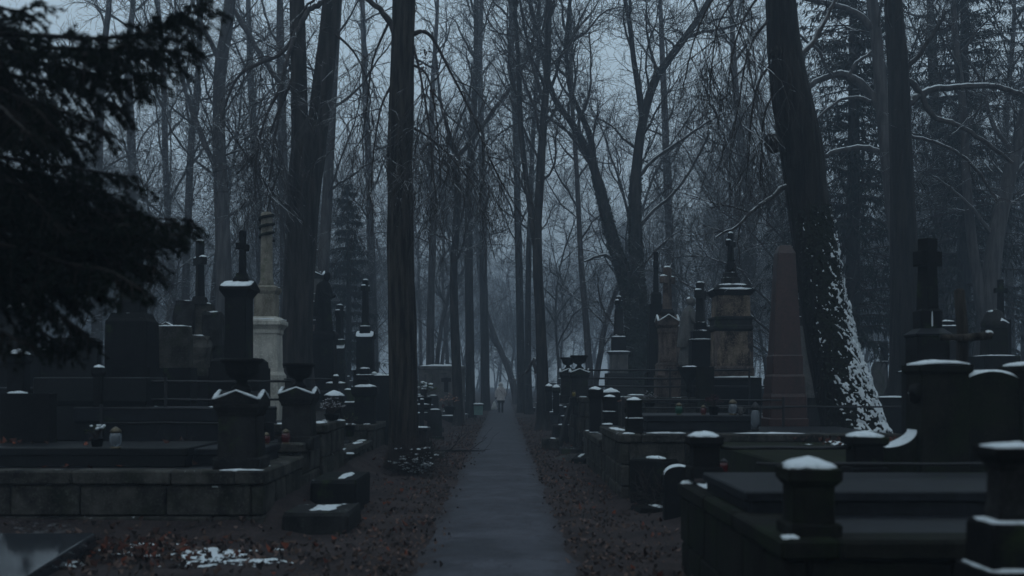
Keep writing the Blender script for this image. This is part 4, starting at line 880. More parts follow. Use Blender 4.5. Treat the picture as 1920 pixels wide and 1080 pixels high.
def ledge_snow(px0, px1, py, Z, d, irr=.3, t=.016, who=None):
    o_ = min((o for o in COL.objects if o.parent is None and o.get('category') in ('grave plinth', 'grave slab')), key=lambda o: (o.location.x - WX((px0 + px1) / 2, Z)) ** 2 * .2 + (o.location.y - Z) ** 2)
    mb = MB(); x0, x1 = WX(px0, Z), WX(px1, Z); mb.snow((x1 - x0) / 2, d, WZ(py, Z) - o_.location.z, t, (x0 + x1) / 2 - o_.location.x, Z - o_.location.y, None, irr, 4); mb.build('snow', M['snow'], o_, True)
ledge_snow(408, 497, 882, 12.09, .05, .15); ledge_snow(583, 612, 796, 16.3, .18); ledge_snow(600, 650, 788, 17.4, .12); ledge_snow(700, 735, 782, 25.2, .25, .4); ledge_snow(640, 668, 850, 18.5, .16, .5)
ledge_snow(1166, 1192, 813, 15.75, .06); ledge_snow(1102, 1128, 808, 21.8, .3); ledge_snow(1462, 1500, 1008, 6.2, .06, .4); ledge_snow(1275, 1300, 905, 9.6, .1, .4); ledge_snow(1128, 1150, 795, 18.6, .15); ledge_snow(1210, 1300, 812, 15.75, .03, .5)
# ---- posts capped with snow
def post(label, px, Z, hw, ycap, yb, z0, mat='soot', group='snow-capped square posts', two=False, peak=7, cat='post', steps=True):
    p = Mon('grave_post', label, px, Z, cat, group, z0=z0); H = yb - ycap; k = hw
    p.stack('foot', mat, [(k * .98, yb + 2), (k * .98, yb - H * .22), (k * .92, yb - H * .25)]) if steps else None
    if two:
        p.stack('lower_block', mat, [(k * .97, yb - H * .25), (k * .97, yb - H * .42), (k * 1.04, yb - H * .44), (k * 1.04, yb - H * .48)]); p.snow(k * 1.02, yb - H * .48, 2.5)
        p.stack('shaft', mat, [(k * .86, yb - H * .48), (k * .86, ycap + H * .08)])
    else: p.stack('shaft', mat, [(k * .78, yb - H * .25 if steps else yb + 3), (k * .76, ycap + H * .24)])
    z_ = ycap + H * .24 if not two else ycap + H * .08
    p.stack('cap', mat, [(k * .82, z_), (k * (1.0 if not two else .9), z_ - H * .08), (k * (1.0 if not two else .9), ycap + 1), (k * .5, ycap - peak * .45), (k * .08, ycap - peak * .75)])
    hh = k * (1.0 if not two else .9) * p.s; p.snow(k * (.97 if not two else .88), ycap + .5, peak * .45, base=lambda x, y: (peak * .75 * p.s) * max(0, 1 - max(abs(x), abs(y)) / hh), irr=RNG.uniform(.1, .24), p=RNG.uniform(3, 7))
    return p
post('nearest square post with a thick snow pyramid, standing on the right plinth edge', 1516, 6.4, 50, 876, 1010, .7, 'moss', peak=18)
post('square snow-capped post left of the curved wall at the plinth far corner', 1320, 9.55, 31, 818, 893, .7, peak=9)
post('square snow-capped post directly beside the snow-lined curved wall', 1621, 9.55, 35, 818, 893, .7, peak=9)
post('two-tiered post on the corner of the right block wall', 1189, 15.95, 16, 750, 815, .85, two=True, peak=5)
post('two-tiered post half hiding a wider post behind it on the right wall', 1143, 19.4, 13, 744, 797, .6, two=True, peak=4)
post('broad snow-capped post behind the small two-tiered one', 1145, 22.0, 17, 736, 803, .4, 'soot', peak=8, steps=False)
post('broad dark post left of the two-tiered pair with rounded snow', 1116, 21.3, 14, 730, 806, .4, 'soot', peak=5, steps=False)
post('narrow misty post with snow lump beside the slim burred tree', 1029, 33.5, 7.5, 724, 768, .2, peak=5, steps=False)
post('narrow misty post with snow lump, right one of the far pair', 1043, 32.5, 7.5, 726, 772, .2, peak=5, steps=False)
post('stumpy post with domed snow behind the left planter ledge', 627, 19.6, 19, 742, 800, .3, peak=9, steps=False)
post('stout post with a rounded snow cap at the far left', 35, 15.2, 20, 664, 740, .5, peak=9, steps=False)
post('small snow-topped post in front of the box tomb at left', 185, 15.0, 10, 689, 760, .6, peak=5, steps=False)
pp = post('left post with a broken slanted stub on top, above the low plinth', 685, 22.8, 24, 725, 800, .4, peak=5, steps=False)
pp.stack('broken_stub', 'soot', [(10, 722), (11, 712), (8, 708)], .8, -4)

# ---- right side monuments
a = Mon('obelisk', 'red granite obelisk with a flat-pointed tip beside the leaning trunk', 1471, 20, 'obelisk', z0=.6)
a.stack('base', 'red', [(37, 812), (37, 785), (34.5, 783), (34, 744), (32.5, 738)], .9); a.stack('pedestal', 'red', [(32, 738), (31, 706), (29, 702)], .9); a.stack('shaft', 'red', [(28, 702), (28, 668), (26, 666), (16.5, 478)], .9, cham=.03); a.stack('tip', 'red', [(16.5, 478), (16.7, 476), (11, 462), (7, 460)], .9, cham=.03)
a.snow(36, 744, 1.2, .9, 0, 0, None, .5)
a = Mon('sandstone_monument', 'tall orange-stained sandstone monument with snowy hipped roof and a cross on top', 1370, 25, z0=.4)
a.foot('footing', 'soot', 48, 708, .9); a.snow(47, 708, 4, .9)
a.stack('base', 'sandg', [(37, 708), (37, 690), (34, 686)], .9); a.stack('lower_die', 'sand', [(32.5, 686), (32, 622)], .9)
for sx in (-1, 1): a.stack('corner_pilaster', 'sandg', [(5, 690), (5, 622)], 1, sx * 30, -.30)
a.stack('moulding', 'soot2', [(33, 622), (36, 618), (36, 613), (34, 610), (34, 602), (36.5, 599), (36.5, 596), (32, 594)], .9)
a.stack('upper_die', 'sand', [(31, 594), (30.5, 556)], .9); a.stack('cornice', 'soot2', [(31.5, 556), (36, 551), (39, 548)], .9)
r_ = a.stack('roof', 'soot', [(39.5, 548), (40, 546), (30, 537), (16, 534)], .9); a.snow(39.5, 545.5, 4, .9, base=lambda x, y: .11 * max(0, min(1, 1.9 * (1 - max(abs(x) / .495, abs(y) / .445)))), irr=.05, parent=r_)
a.stack('plinth_step', 'soot2', [(15, 537), (15, 522), (13.5, 521)]); a.snow(14.5, 522, 2.5); a.stack('plinth_step', 'soot2', [(12, 522), (12, 513), (10, 511)], 1, -1); a.snow(11, 512, 2, 1, -1)
a.stack('cross_foot', 'soot', [(8, 512), (8.5, 498), (6, 492), (7, 488)]); a.cross('soot', 437, 490, 457, .26, None, 5, R(62)); 
a = Mon('cross_monument', 'dark stepped monument with a thick cross next to the stone statue', 1313, 26.5, z0=.4)
a.foot('footing', 'soot', 22, 690); a.stack('pedestal', 'soot', [(19, 690), (19, 642), (20.5, 640), (20.5, 637)]); a.snow(20, 637, 2.5); a.stack('step', 'soot', [(16, 637), (16, 622), (14.5, 620)]); a.snow(15.5, 621.5, 3); a.stack('step', 'soot', [(10.5, 622), (10.5, 606), (9, 604)]); a.snow(9.8, 605, 2)
a.cross('soot2', 530, 604, 552, .30, None, 7.5, R(66))
a = Mon('column_monument', 'brown pilaster monument with snow-lined gables and a heavy cross', 1251, 26, z0=.4)
a.foot('footing', 'sandg', 22, 704); a.stack('base', 'sandg', [(20, 704), (20, 684), (17, 680)]); a.stack('shaft', 'sandg', [(15.5, 680), (15, 626), (16, 624), (16, 616)]); a.stack('capital', 'sandg', [(15, 616), (18, 612), (19, 610)])
a.pediment('gable_cap', 'sandg', 20.5, 610, 591); a.stack('cross_foot', 'soot2', [(12, 594), (12, 586), (9, 580)]); a.snow(11, 585, 2)
a.cross('sandg', 501, 582, 525, .27, None, 6.5, R(52))
a = Mon('cross_monument', 'slender black cross on a tall dark pedestal in front of the ivy tree', 1230, 31, z0=.4)
a.foot('footing', 'soot', 19, 700); a.stack('pedestal', 'soot', [(16, 702), (13, 578), (14, 574), (14, 571)]); a.stack('step', 'soot', [(9, 572), (9, 552), (7, 548)]); a.cross('soot', 473, 550, 497, .34, None, 5, R(78), snow=False)
a = Mon('cross_monument', 'misty terraced monument with snow ledges and a small carved cross', 1160, 35, z0=.4)
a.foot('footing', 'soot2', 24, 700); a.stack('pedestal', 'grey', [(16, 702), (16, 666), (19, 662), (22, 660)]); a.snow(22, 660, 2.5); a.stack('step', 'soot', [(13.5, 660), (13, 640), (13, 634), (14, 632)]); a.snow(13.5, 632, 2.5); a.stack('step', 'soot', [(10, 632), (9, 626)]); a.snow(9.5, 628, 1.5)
a.stack('slab', 'soot2', [(9, 628), (7.5, 582), (5, 576)], .7); a.cross('soot', 556, 582, 568, .22, None, 4.5, R(64))
a = Mon('stele', 'grey stele with stepped snowy top glimpsed between obelisk and leaning trunk', 1508, 24, z0=.4)
a.foot('footing', 'soot2', 50, 745); a.stack('body', 'grey', [(38, 745), (33, 622), (31, 612)], .8); a.stack('step', 'soot2', [(27, 612), (27, 596), (25, 595)], .8); a.snow(26, 595, 3, .8); a.stack('step', 'soot2', [(22, 596), (22, 578), (20, 577)], .8); a.snow(21, 578, 2.5, .8); a.stack('step', 'soot', [(17, 578), (16, 562)], .8); a.snow(16, 562, 2.5, .8)
a = Mon('stone_block', 'rough pale block beside the sandstone monument foot', 1322, 23.6, 'stone block', z0=.4)
a.foot('block', 'moss', 15, 688, .9)
a = Mon('headstone', 'plain flat-topped headstone behind the statue', 1282, 31, 'headstone', z0=.4); a.foot('slab', 'sandg', 24, 612, .35, 6); a.snow(23, 612, 1.5, .3, 6)
a = Mon('headstone', 'dark broad headstone wall between statue and sandstone monument', 1338, 31, 'headstone', z0=.4); a.foot('slab', 'soot', 16, 612, .4); a.snow(15, 612, 1.5, .35)
# far right
a = Mon('cross_monument', 'massive black cross on a hipped pedestal right of the upright dark trunk', 1739, 14.5, z0=.4)
a.foot('footing', 'soot', 36, 690); a.stack('pedestal', 'soot', [(31, 690), (30, 634), (33, 630)]); a.stack('roof', 'slab', [(33.5, 630), (34, 627), (20, 616)]); a.stack('block', 'soot', [(20, 618), (20, 584), (16, 580)]); a.cross('soot', 447, 584, 486, .20, None, 14, R(28), snow=False)
mb = MB(); mb.snow(.012, .02, a.z(612), .19, .005, -.148, None, .3, 2); mb.build('snow', M['snow'], a.o, True)
a = Mon('log_cross', 'rough wooden cross of two bark-covered logs, snow on one end', 1803, 12.5, 'cross', z0=.3)
mb = MB(); mb.tube([(0, 0, -.3), (.01, 0, a.z(620)), (-.02, .02, a.z(545)), (-.02, .02, a.z(541))], [.07, .066, .06, .035], 12); mb.build('post', M['barkf'], a.o, True)
mb = MB(); mb.tube([(-46 * a.s, -.09, a.z(633)), (0, -.1, a.z(634)), (48 * a.s, -.09, a.z(629)), (50 * a.s, -.09, a.z(629))], [.035, .045, .05, .03], 12); ar_ = mb.build('crossbeam', M['barkf'], a.o, True)
mb = MB(); mb.snow(9 * a.s, .045, a.z(625), .03, 44 * a.s, -.09, None, .3, 4); mb.build('snow', M['snow'], ar_, True)
a = Mon('domed_monument', 'low monument with a rounded snow-flecked dome near the right edge', 1864, 21, z0=.4)
a.foot('footing', 'soot', 34, 668); a.snow(33, 668, 2.5); a.stack('body', 'moss', [(19, 668), (18, 616)]); a.lathe('dome', 'soot2', [(22, 616), (24, 611), (24, 606), (20, 598), (16, 590), (13, 584), (5, 580), (1, 579)], 18); a.snow(16, 597, 4, 1, 6, -.08, lambda x, y: -abs(x) * .5 + y * .3, .2, p=2.5); a.snow(12, 585, 3, 1, -2, 0, None, .2, p=2.5)
a = Mon('iron_cross', 'thin dark cross rising behind the domed monument', 1876, 24, 'cross', z0=.4); a.foot('pedestal', 'soot', 14, 600); a.cross('soot', 524, 602, 545, .16, None, 4.5, R(15), snow=False)
a = Mon('headstone', 'stepped snowy headstone behind the log cross', 1777, 22, 'headstone', z0=.4); a.foot('slab', 'soot2', 17, 640, .6); a.snow(16.5, 640, 2, .6); a.stack('step', 'soot2', [(13, 640), (14, 614), (18, 612)], .7); a.snow(17, 612, 3, .7); a.stack('step', 'soot', [(12, 611), (11, 603)], .7); a.snow(11, 603, 2.5, .7)
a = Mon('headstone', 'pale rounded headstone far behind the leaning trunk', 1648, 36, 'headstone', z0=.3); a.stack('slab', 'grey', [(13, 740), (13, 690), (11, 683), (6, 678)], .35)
a = Mon('urn_column', 'distant column with a snowy capital behind the rounded headstone', 1658, 40, z0=.3); a.foot('base', 'soot2', 9, 712); a.stack('shaft', 'soot2', [(5, 712), (5, 684), (9, 681), (9, 678)]); a.snow(8.5, 678, 2); a.stack('upper_shaft', 'soot', [(6, 678), (5, 640)])
a = Mon('low_tomb', 'low snow-dusted tomb right of the leaning trunk foot', 1700, 24, 'tomb', z0=.3); a.foot('base', 'soot', 46, 745, .5, -15); a.snow(45, 745, 2.5, .5, -15, 0, None, .3); a.stack('chest', 'soot2', [(24, 745), (24, 700), (26, 697)], .6, 10); a.snow(25, 697, 2.5, .6, 10, 0, None, .25)
# curved wall with piers, rear of the near right plot
a = Mon('pier_wall', 'mossy grave wall of two snow-capped piers joined by an arched stone with a curved snow-lined flank', 1800, 9.95, z0=.7)
def pier(dx, hw, yc, pk):
    q = a.stack('pier', 'moss', [(hw * .88, 900), (hw * .86, 702), (hw * .98, 696), (hw, 690), (hw, yc + 1)], .9, dx); sp_ = hw * a.s
    mb = MB(); mb.snow(hw * .98 * a.s, hw * .88 * a.s, a.z(yc), pk * a.s, dx * a.s, 0, lambda x, y: pk * .7 * a.s * max(0, 1 - (x / sp_) ** 2), .05); mb.build('snow', M['snow'], q, True)
pier(-43, 51, 684, 5); pier(142, 51, 686, 5)
ac = []
for i in range(13): u = i / 12; ac.append((a.s * (2 + 96 * u), a.z(710 - 13 * (1 - (2 * u - 1) ** 2))))
mb = MB(.002); mb.prism(list(reversed(ac)) + [(a.s * 2, a.z(900)), (a.s * 98, a.z(900))], -.13, .13); q = mb.build('arched_stone', M['moss'], a.o)
mb = MB(); n = len(ac); vs = []; fs = []
for i, (x, z) in enumerate(ac):
    th = .022 * (1 + .4 * nz(x * 6, 1, 0)) * (.4 if i in (0, n - 1) else 1); vs += [(x, -.135, z + .001), (x, -.11, z + th), (x, .11, z + th), (x, .135, z + .001)]
for i in range(n - 1):
    for k in range(3): fs.append((i * 4 + k, i * 4 + 4 + k, i * 4 + 5 + k, i * 4 + 1 + k))
mb.add(vs, fs); mb.build('snow', M['snow'], q, True)
cv = []
for i in range(11): th = pi / 2 * i / 10; cv.append((a.s * (-148 + 58 * sin(th)), a.z(838 - 32 * (1 - cos(th)))))
mb = MB(.002); mb.prism(list(reversed(cv)) + [(cv[0][0], a.z(900)), (cv[-1][0], a.z(900))], -.12, .12); q = mb.build('curved_flank', M['moss'], a.o)
mb = MB(); vs = []; fs = []; n = len(cv)
for i, (x, z) in enumerate(cv):
    th = .03 * sin(pi * (i + .6) / (n + .2)); vs += [(x, -.122, z + .001), (x - th * .3, -.10, z + th), (x - th * .3, .10, z + th), (x, .122, z + .001)]
for i in range(n - 1):
    for k in range(3): fs.append((i * 4 + k, i * 4 + 4 + k, i * 4 + 5 + k, i * 4 + 1 + k))
mb.add(vs, fs); mb.build('snow', M['snow'], q, True)
mb = MB(); mb.blob((a.s * -86, -.10, a.z(738)), .09, 12, 8, .4, 3, (1, 1, 1)); q = mb.build('corner_scroll', M['soot'], a.o, True); mb = MB(); mb.snow(.08, .07, a.z(730), .03, a.s * -88, -.10, lambda x, y: -.5 * x * x / .08, .2, 2.5); mb.build('snow', M['snow'], q, True)
# blurred column at the right edge
a = Mon('stone_column', 'nearest dark column at the right edge with snow on its stepped base', 1893, 5.0, 'column', z0=.0)
a.foot('lower_base', 'soot', 76, 1062, 1, 4); a.snow(74, 1062, 7, 1, 4, 0, None, .15); a.stack('upper_base', 'soot', [(58, 1062), (57, 985), (54, 976)]); a.snow(56, 977, 6, 1, 0, 0, None, .1); a.stack('shaft', 'soot2', [(32, 977), (34, 960), (31, 940), (30, 880), (36, 868)]); a.stack('capital', 'soot', [(36, 868), (44, 854), (46, 846), (46, 838)]); a.snow(45.5, 838, 7)

# ---- left side monuments
a = Mon('stele', 'dark gable-roofed stele with a carved cross standing before the white column', 448, 17, z0=.5)
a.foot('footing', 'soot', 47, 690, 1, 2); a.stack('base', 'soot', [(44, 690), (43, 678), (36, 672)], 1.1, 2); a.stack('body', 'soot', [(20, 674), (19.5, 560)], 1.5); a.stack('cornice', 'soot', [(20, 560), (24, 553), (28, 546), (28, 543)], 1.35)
a.gable('roof', 'soot', 29, 543, 527, 1.35, 'x', 2.5, 2); a.stack('cross_foot', 'soot', [(15, 534), (14, 524), (10, 519), (9, 512)], 1, 6); a.cross('soot', 433, 516, 463, .17, None, 5.5, R(76), False, dx=7, flare=1.15)
a = Mon('white_column', 'pale cream pedestal carrying a broken column beside the twin-stemmed tree', 500, 22, 'column monument', z0=.4)
a.foot('footing', 'cream', 31, 740); a.stack('base', 'cream', [(29, 740), (28, 716), (31, 712), (31, 704), (27, 697), (27, 690)]); a.stack('die', 'cream', [(25.5, 690), (24.5, 628)]); a.stack('die_panel', 'cream', [(19, 688), (18.5, 634)], 1, 0, -.035)
a.stack('cornice', 'cream', [(24.5, 628), (26.5, 625), (26.5, 619), (31, 613), (34, 610), (34, 603), (31, 601), (24, 595)]); a.snow(33, 600, 2.5); a.stack('upper_die', 'cream2', [(20, 596), (19.5, 552)]); a.stack('capital', 'cream2', [(20, 552), (23, 546), (24, 540), (18, 536)]); a.snow(22, 540, 2, 1, 4, 0, None, .3)
a.lathe('column', 'cream2', [(15, 538), (13, 530), (11.5, 520), (10.5, 420), (10.8, 402), (8, 398), (5, 402)], 20)
mb = MB(); mb.tube([(a.s * 13 * cos(k * .45), a.s * 13 * sin(k * .45), a.z(452 - k * 1.15) + .02 * nz(k, 3)) for k in range(46)], [.03 + .014 * nz(k * 1.7, 1) for k in range(46)], 7); mb.build('garland', M['moss'], a.o, True)
a = Mon('boulder_pedestal', 'dark cross on a rough boulder pedestal behind the box tomb', 373, 20, z0=.5)
for i, (dx, dy, y0, y1, hw, sd) in enumerate(((-24, 0, 565, 685, 20, 1), (6, .1, 568, 640, 20, 2), (28, 0, 585, 650, 18, 3), (2, -.1, 630, 720, 27, 4), (36, .1, 640, 730, 20, 5))):
    mb = MB(); zc = (a.z(y0) + a.z(y1)) / 2; hz_ = (a.z(y0) - a.z(y1)) / 2
    mb.rings([(hw * a.s * q, hw * a.s * q * .9, zc + hz_ * u) for u, q in ((-1, .95), (-.5, 1.04), (0, .97), (.5, 1.02), (.85, .93), (1, .8))], .25, dx * a.s, dy); mb.jit = .028; q_ = mb.build('rock', M['wall' if i % 2 else 'soot2'], a.o); a.snow(hw * .75, y0 + 1, 2.5, .8, dx, dy, None, .5, q_, 3)
a.foot('footing', 'soot', 46, 705); a.stack('cross_foot', 'soot2', [(13, 570), (11, 558), (9, 556)], 1, 2); a.cross('soot', 452, 560, 490, .24, None, 7, R(-55), dx=2)
a = Mon('headstone', 'broad rough headstone with wavy snow-edged top left of the boulder pedestal', 322, 18, 'headstone', z0=.5); a.foot('footing', 'soot', 42, 690, .5); a.stack('slab', 'wall', [(36, 690), (35, 618), (33, 612)], .4); a.stack('shoulder', 'wall', [(14, 618), (13, 608)], .5, -20); a.snow(33, 612, 2, .38, 2, 0, None, .2)
a = Mon('headstone', 'small dark headstone with a pointed top peeking over the wavy one', 312, 23, 'headstone', z0=.5); a.foot('slab', 'soot', 15, 614, .3); a.gable('top', 'soot', 14.5, 614, 604, .3, 'y', 1)
a = Mon('cross_monument', 'tall black square-shafted cross on a massive pedestal under the spruce tips', 248, 16.5, z0=.5)
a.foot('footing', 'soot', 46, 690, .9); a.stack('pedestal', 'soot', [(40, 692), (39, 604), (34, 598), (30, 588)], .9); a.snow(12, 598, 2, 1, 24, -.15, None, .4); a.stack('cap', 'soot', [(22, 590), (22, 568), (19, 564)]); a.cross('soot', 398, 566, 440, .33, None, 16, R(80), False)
a = Mon('gabled_tomb', 'far-left dark tomb with a snowy gabled roof and a small cross', 26, 18, z0=.5)
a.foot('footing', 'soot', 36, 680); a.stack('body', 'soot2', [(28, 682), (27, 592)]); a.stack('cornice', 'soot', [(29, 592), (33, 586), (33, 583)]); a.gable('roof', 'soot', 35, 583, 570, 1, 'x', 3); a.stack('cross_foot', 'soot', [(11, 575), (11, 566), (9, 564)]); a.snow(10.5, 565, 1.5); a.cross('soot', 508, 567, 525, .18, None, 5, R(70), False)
a = Mon('headstone', 'wide plain dark headstone with a flat face at the left below the spruce', 142, 15.6, 'headstone', z0=.5); a.foot('slab', 'polish', 44, 644, .25); a.stack('cap', 'soot', [(45, 644), (46, 640), (40, 634)], .3)
a = Mon('headstone', 'small square block headstone beside the snow-domed stout post', 82, 19, 'headstone', z0=.5); a.foot('slab', 'soot', 15, 656, .5); a.snow(14, 656, 1.2, .5, 0, 0, None, .3)
a = Mon('headstone', 'low dark headstone with torn snow on its sloped shoulder at far left', 48, 13.8, 'headstone', z0=.5); a.foot('slab', 'soot', 46, 738, .35, 6); a.snow(20, 737, 3, .6, -14, 0, None, .6, None, 2.5)
# chapel-like monument, statues and crosses around the twin tree
a = Mon('chapel_monument', 'tall chapel-like monument with stacked pediments and a little cross behind the twin-stemmed tree', 586, 31, z0=.4)
a.foot('footing', 'soot2', 32, 700); a.stack('lower_storey', 'sandg', [(26, 700), (26, 610)]); a.stack('moulding', 'soot2', [(28, 610), (30, 605), (30, 602)]); a.snow(29, 602, 1.5); a.stack('middle_storey', 'soot', [(24, 602), (24, 578)]); a.pediment('pediment', 'soot', 26, 578, 565); a.stack('upper_storey', 'grey', [(20, 572), (20, 522)]); a.snow(21, 552, 1.2)
a.pediment('gable_cap', 'soot2', 24, 524, 509); a.stack('cross_foot', 'grey', [(12, 512), (9, 502), (5, 498)]); a.snow(9, 502, 2); a.cross('grey', 465, 500, 474, .17, None, 4, R(10), flare=1.4)
a = Mon('cross_monument', 'small snow-capped cross monument just right of the bowed statue', 637, 31, z0=.4)
a.foot('footing', 'soot', 12, 700); a.stack('pedestal', 'soot', [(9.5, 700), (9, 655)]); a.gable('roof', 'soot', 10, 655, 644, 1, 'x', 2); a.stack('step', 'soot', [(9, 647), (9, 637)]); a.snow(9.5, 637, 1.5); a.cross('soot', 572, 640, 588, .17, None, 6, R(72))
a = Mon('cross_monument', 'mid-left dark monument with snowy sloped shoulder and a tall thin cross', 685, 29, z0=.4)
a.foot('footing', 'soot', 20, 694); a.stack('body', 'soot', [(15.5, 694), (15, 634)], 1); a.gable('roof', 'soot', 17, 634, 621, 1.0, 'x', 2.5); a.stack('step', 'soot', [(10, 626), (9.5, 612)]); a.snow(9.5, 612, 2); a.stack('cross_foot', 'soot', [(7, 612), (6, 604)]); a.cross('soot', 525, 606, 541, .19, None, 5, R(74))
a = Mon('headstone', 'dark upright stele with a pale edge right of the broken-topped post', 716, 24.5, 'headstone', z0=.5); a.foot('slab', 'polish', 15, 704, .5); a.snow(15, 704, 1.8, .45, 0, 0, None, .1); a.stack('edge_strip', 'grey', [(1.4, 790), (1.4, 706)], 6, 16.5)
a = Mon('headstone', 'twin-stepped dark headstone behind the broken-topped post', 684, 25.5, 'headstone', z0=.5); a.foot('slab', 'soot', 17, 703, .5); a.snow(16.5, 703, 1.8, .45); a.stack('top_block', 'soot', [(10, 703), (9, 692), (7, 690)], .6); a.snow(9, 691, 2, .6)
# stone block tomb with snow roof beyond the furrowed trunk
a = Mon('low_tomb', 'low flat-roofed tomb house with a snow line and an incised cross, beyond the furrowed trunk', 829, 47, 'tomb', z0=.3)
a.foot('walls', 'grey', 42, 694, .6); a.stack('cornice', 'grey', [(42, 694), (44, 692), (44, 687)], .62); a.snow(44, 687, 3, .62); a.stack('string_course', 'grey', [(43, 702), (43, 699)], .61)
mb = MB(); z0_, z1_ = a.z(735), a.z(708); mb.box(.12, .30, -.63, -.60, z0_, z1_, .01); mb.box(.0, .42, -.632, -.605, a.z(716), a.z(709), .01); mb.build('cross_relief', M['soot'], a.o)
# ---- statues: bodies grown from a skeleton
def body(name, joints, edges, m, parent=None, sub=2):
    me = bpy.data.meshes.new(name); me.from_pydata([j[:3] for j in joints], edges, []); o = link(name, me, parent, m)
    md = o.modifiers.new('skin', 'SKIN'); md.use_smooth_shade = True; sv = me.skin_vertices[0].data
    for i, j in enumerate(joints): r = j[3]; sv[i].radius = r if isinstance(r, tuple) else (r, r)
    sv[0].use_root = True; s_ = o.modifiers.new('sub', 'SUBSURF'); s_.levels = sub; s_.render_levels = sub; return o
def robe(name, m, parent, prof, folds=.1, n=36, ox=0, oy=0, seed=1):
    vs = []; fs = []
    for k, (rx, ry, z, dx, dy) in enumerate(prof):
        for i in range(n):
            th = 2 * pi * i / n; f = 1 + folds * (1 - k / len(prof)) * (sin(th * 7 + seed + k * .2) + .5 * sin(th * 13 + seed * 2))
            vs.append((ox + dx + rx * f * cos(th), oy + dy + ry * f * sin(th), z))
    for k in range(len(prof) - 1):
        for i in range(n): j = (i + 1) % n; fs.append((k * n + i, k * n + j, k * n + n + j, k * n + n + i))
    mb = MB(); mb.add(vs, fs); return mb.build(name, m, parent, True)
def head(parent, m, c, r, facing, hair=None, bow=0.0):
    """face toward +x by default, turned by facing"""
    mb = MB(); mb.blob((0, 0, 0), r, 14, 10, 0, 1, (.98, .82, 1.18)); mb.blob((r * .88, 0, -r * .12), r * .22, 8, 6, 0, 1, (1, .7, 1.5)); mb.blob((r * .62, 0, -r * .78), r * .38, 8, 6, 0, 1, (1, .9, .7))
    for sg in (-1, 1): mb.blob((0, sg * r * .8, -r * .08), r * .2, 6, 5, 0, 1, (.8, .4, 1.3))
    mb.blob((r * .8, 0, -r * .55), r * .16, 8, 5, 0, 1, (.6, 1.5, .5)); 
    for sg in (-1, 1): mb.blob((r * .84, sg * r * .3, r * .12), r * .1, 6, 5)
    o = mb.build('head', m, parent, True); o.location = c; o.rotation_euler = (0, bow, facing)
    mb = MB(); mb.blob((-r * .18, 0, r * .16), r * 1.06, 14, 10, .12, 5, (.95, .9, 1.15)); h = mb.build('hair', hair or m, parent, True); h.location = c; h.rotation_euler = (0, bow, facing)
def statue(label, px, Z, ytop, yfeet, mat, facing, ped, bow=.0, wings=False):
    s = S(Z); H = (yfeet - ytop) * s; a = Mon('statue', label, px, Z, 'statue', z0=.4); zf = a.z(yfeet); k = H / 1.72; m = M[mat]
    for st in ped: a.stack(*st)
    piv = bpy.data.objects.new('figure', None); COL.objects.link(piv); piv.parent = a.o; piv.location = (0, 0, zf); piv.rotation_euler = (0, 0, facing)
    robe('robe', m, piv, [(r * k, q * k, z * k, dx * k, dy * k) for r, q, z, dx, dy in ((.27, .25, 0, 0, 0), (.26, .24, .15, 0, 0), (.22, .21, .5, .02, 0), (.20, .20, .85, .02, 0), (.17, .19, 1.02, .01, 0), (.16, .20, 1.2, .01, 0), (.17, .22, 1.33, .01, 0), (.14, .21, 1.42, .02, 0), (.07, .09, 1.49, .03, 0), (.05, .055, 1.54, .05, 0))], .07)
    J = [(.02, 0, 1.38, .10), (.03, .19, 1.38, .075), (.10, .23, 1.12, .062), (.27, .12, 1.02, .05), (.34, .05, 1.03, .038), (.40, .02, 1.05, .028), (.03, -.19, 1.38, .075), (.12, -.22, 1.12, .062), (.28, -.10, .98, .05), (.34, -.03, 1.0, .038), (.40, .0, 1.02, .028)]
    body('arms', [(x * k, y * k, z * k, r * k) for x, y, z, r in J], [(0, 1), (1, 2), (2, 3), (3, 4), (4, 5), (0, 6), (6, 7), (7, 8), (8, 9), (9, 10)], m, piv, 1)
    robe('cloak', m, piv, [(r * k, q * k, z * k, dx * k, 0) for r, q, z, dx in ((.22, .30, .45, -.06), (.20, .29, .8, -.05), (.17, .27, 1.1, -.04), (.15, .25, 1.36, -.02), (.08, .12, 1.47, 0))], .09, seed=4)
    head(piv, m, (.07 * k + bow * .08, 0, 1.62 * k - bow * .04), .105 * k, 0, None, bow)
    mb = MB(); mb.snow(.09 * k, .09 * k, 1.735 * k - bow * .05, .02, .03 * k, 0, lambda x, y: -(x * x + y * y) * 4, .2, 2.5); mb.build('snow', M['snow'], piv, True)
    return a
statue('grey stone statue of a robed figure in profile holding its hands before it', 1291, 28.5, 559, 684, 'grey', R(-12), [('pedestal', 'soot2', [(20, 760), (20, 700), (22, 696), (22, 690), (18, 684)])])
statue('dark bowed stone statue on a gabled pedestal right of the twin-stemmed tree', 607, 26.5, 512, 622, 'soot', R(-25), [('pedestal', 'soot', [(24, 760), (22, 690), (21, 640), (24, 634), (26, 628), (22, 622)])], bow=.5)

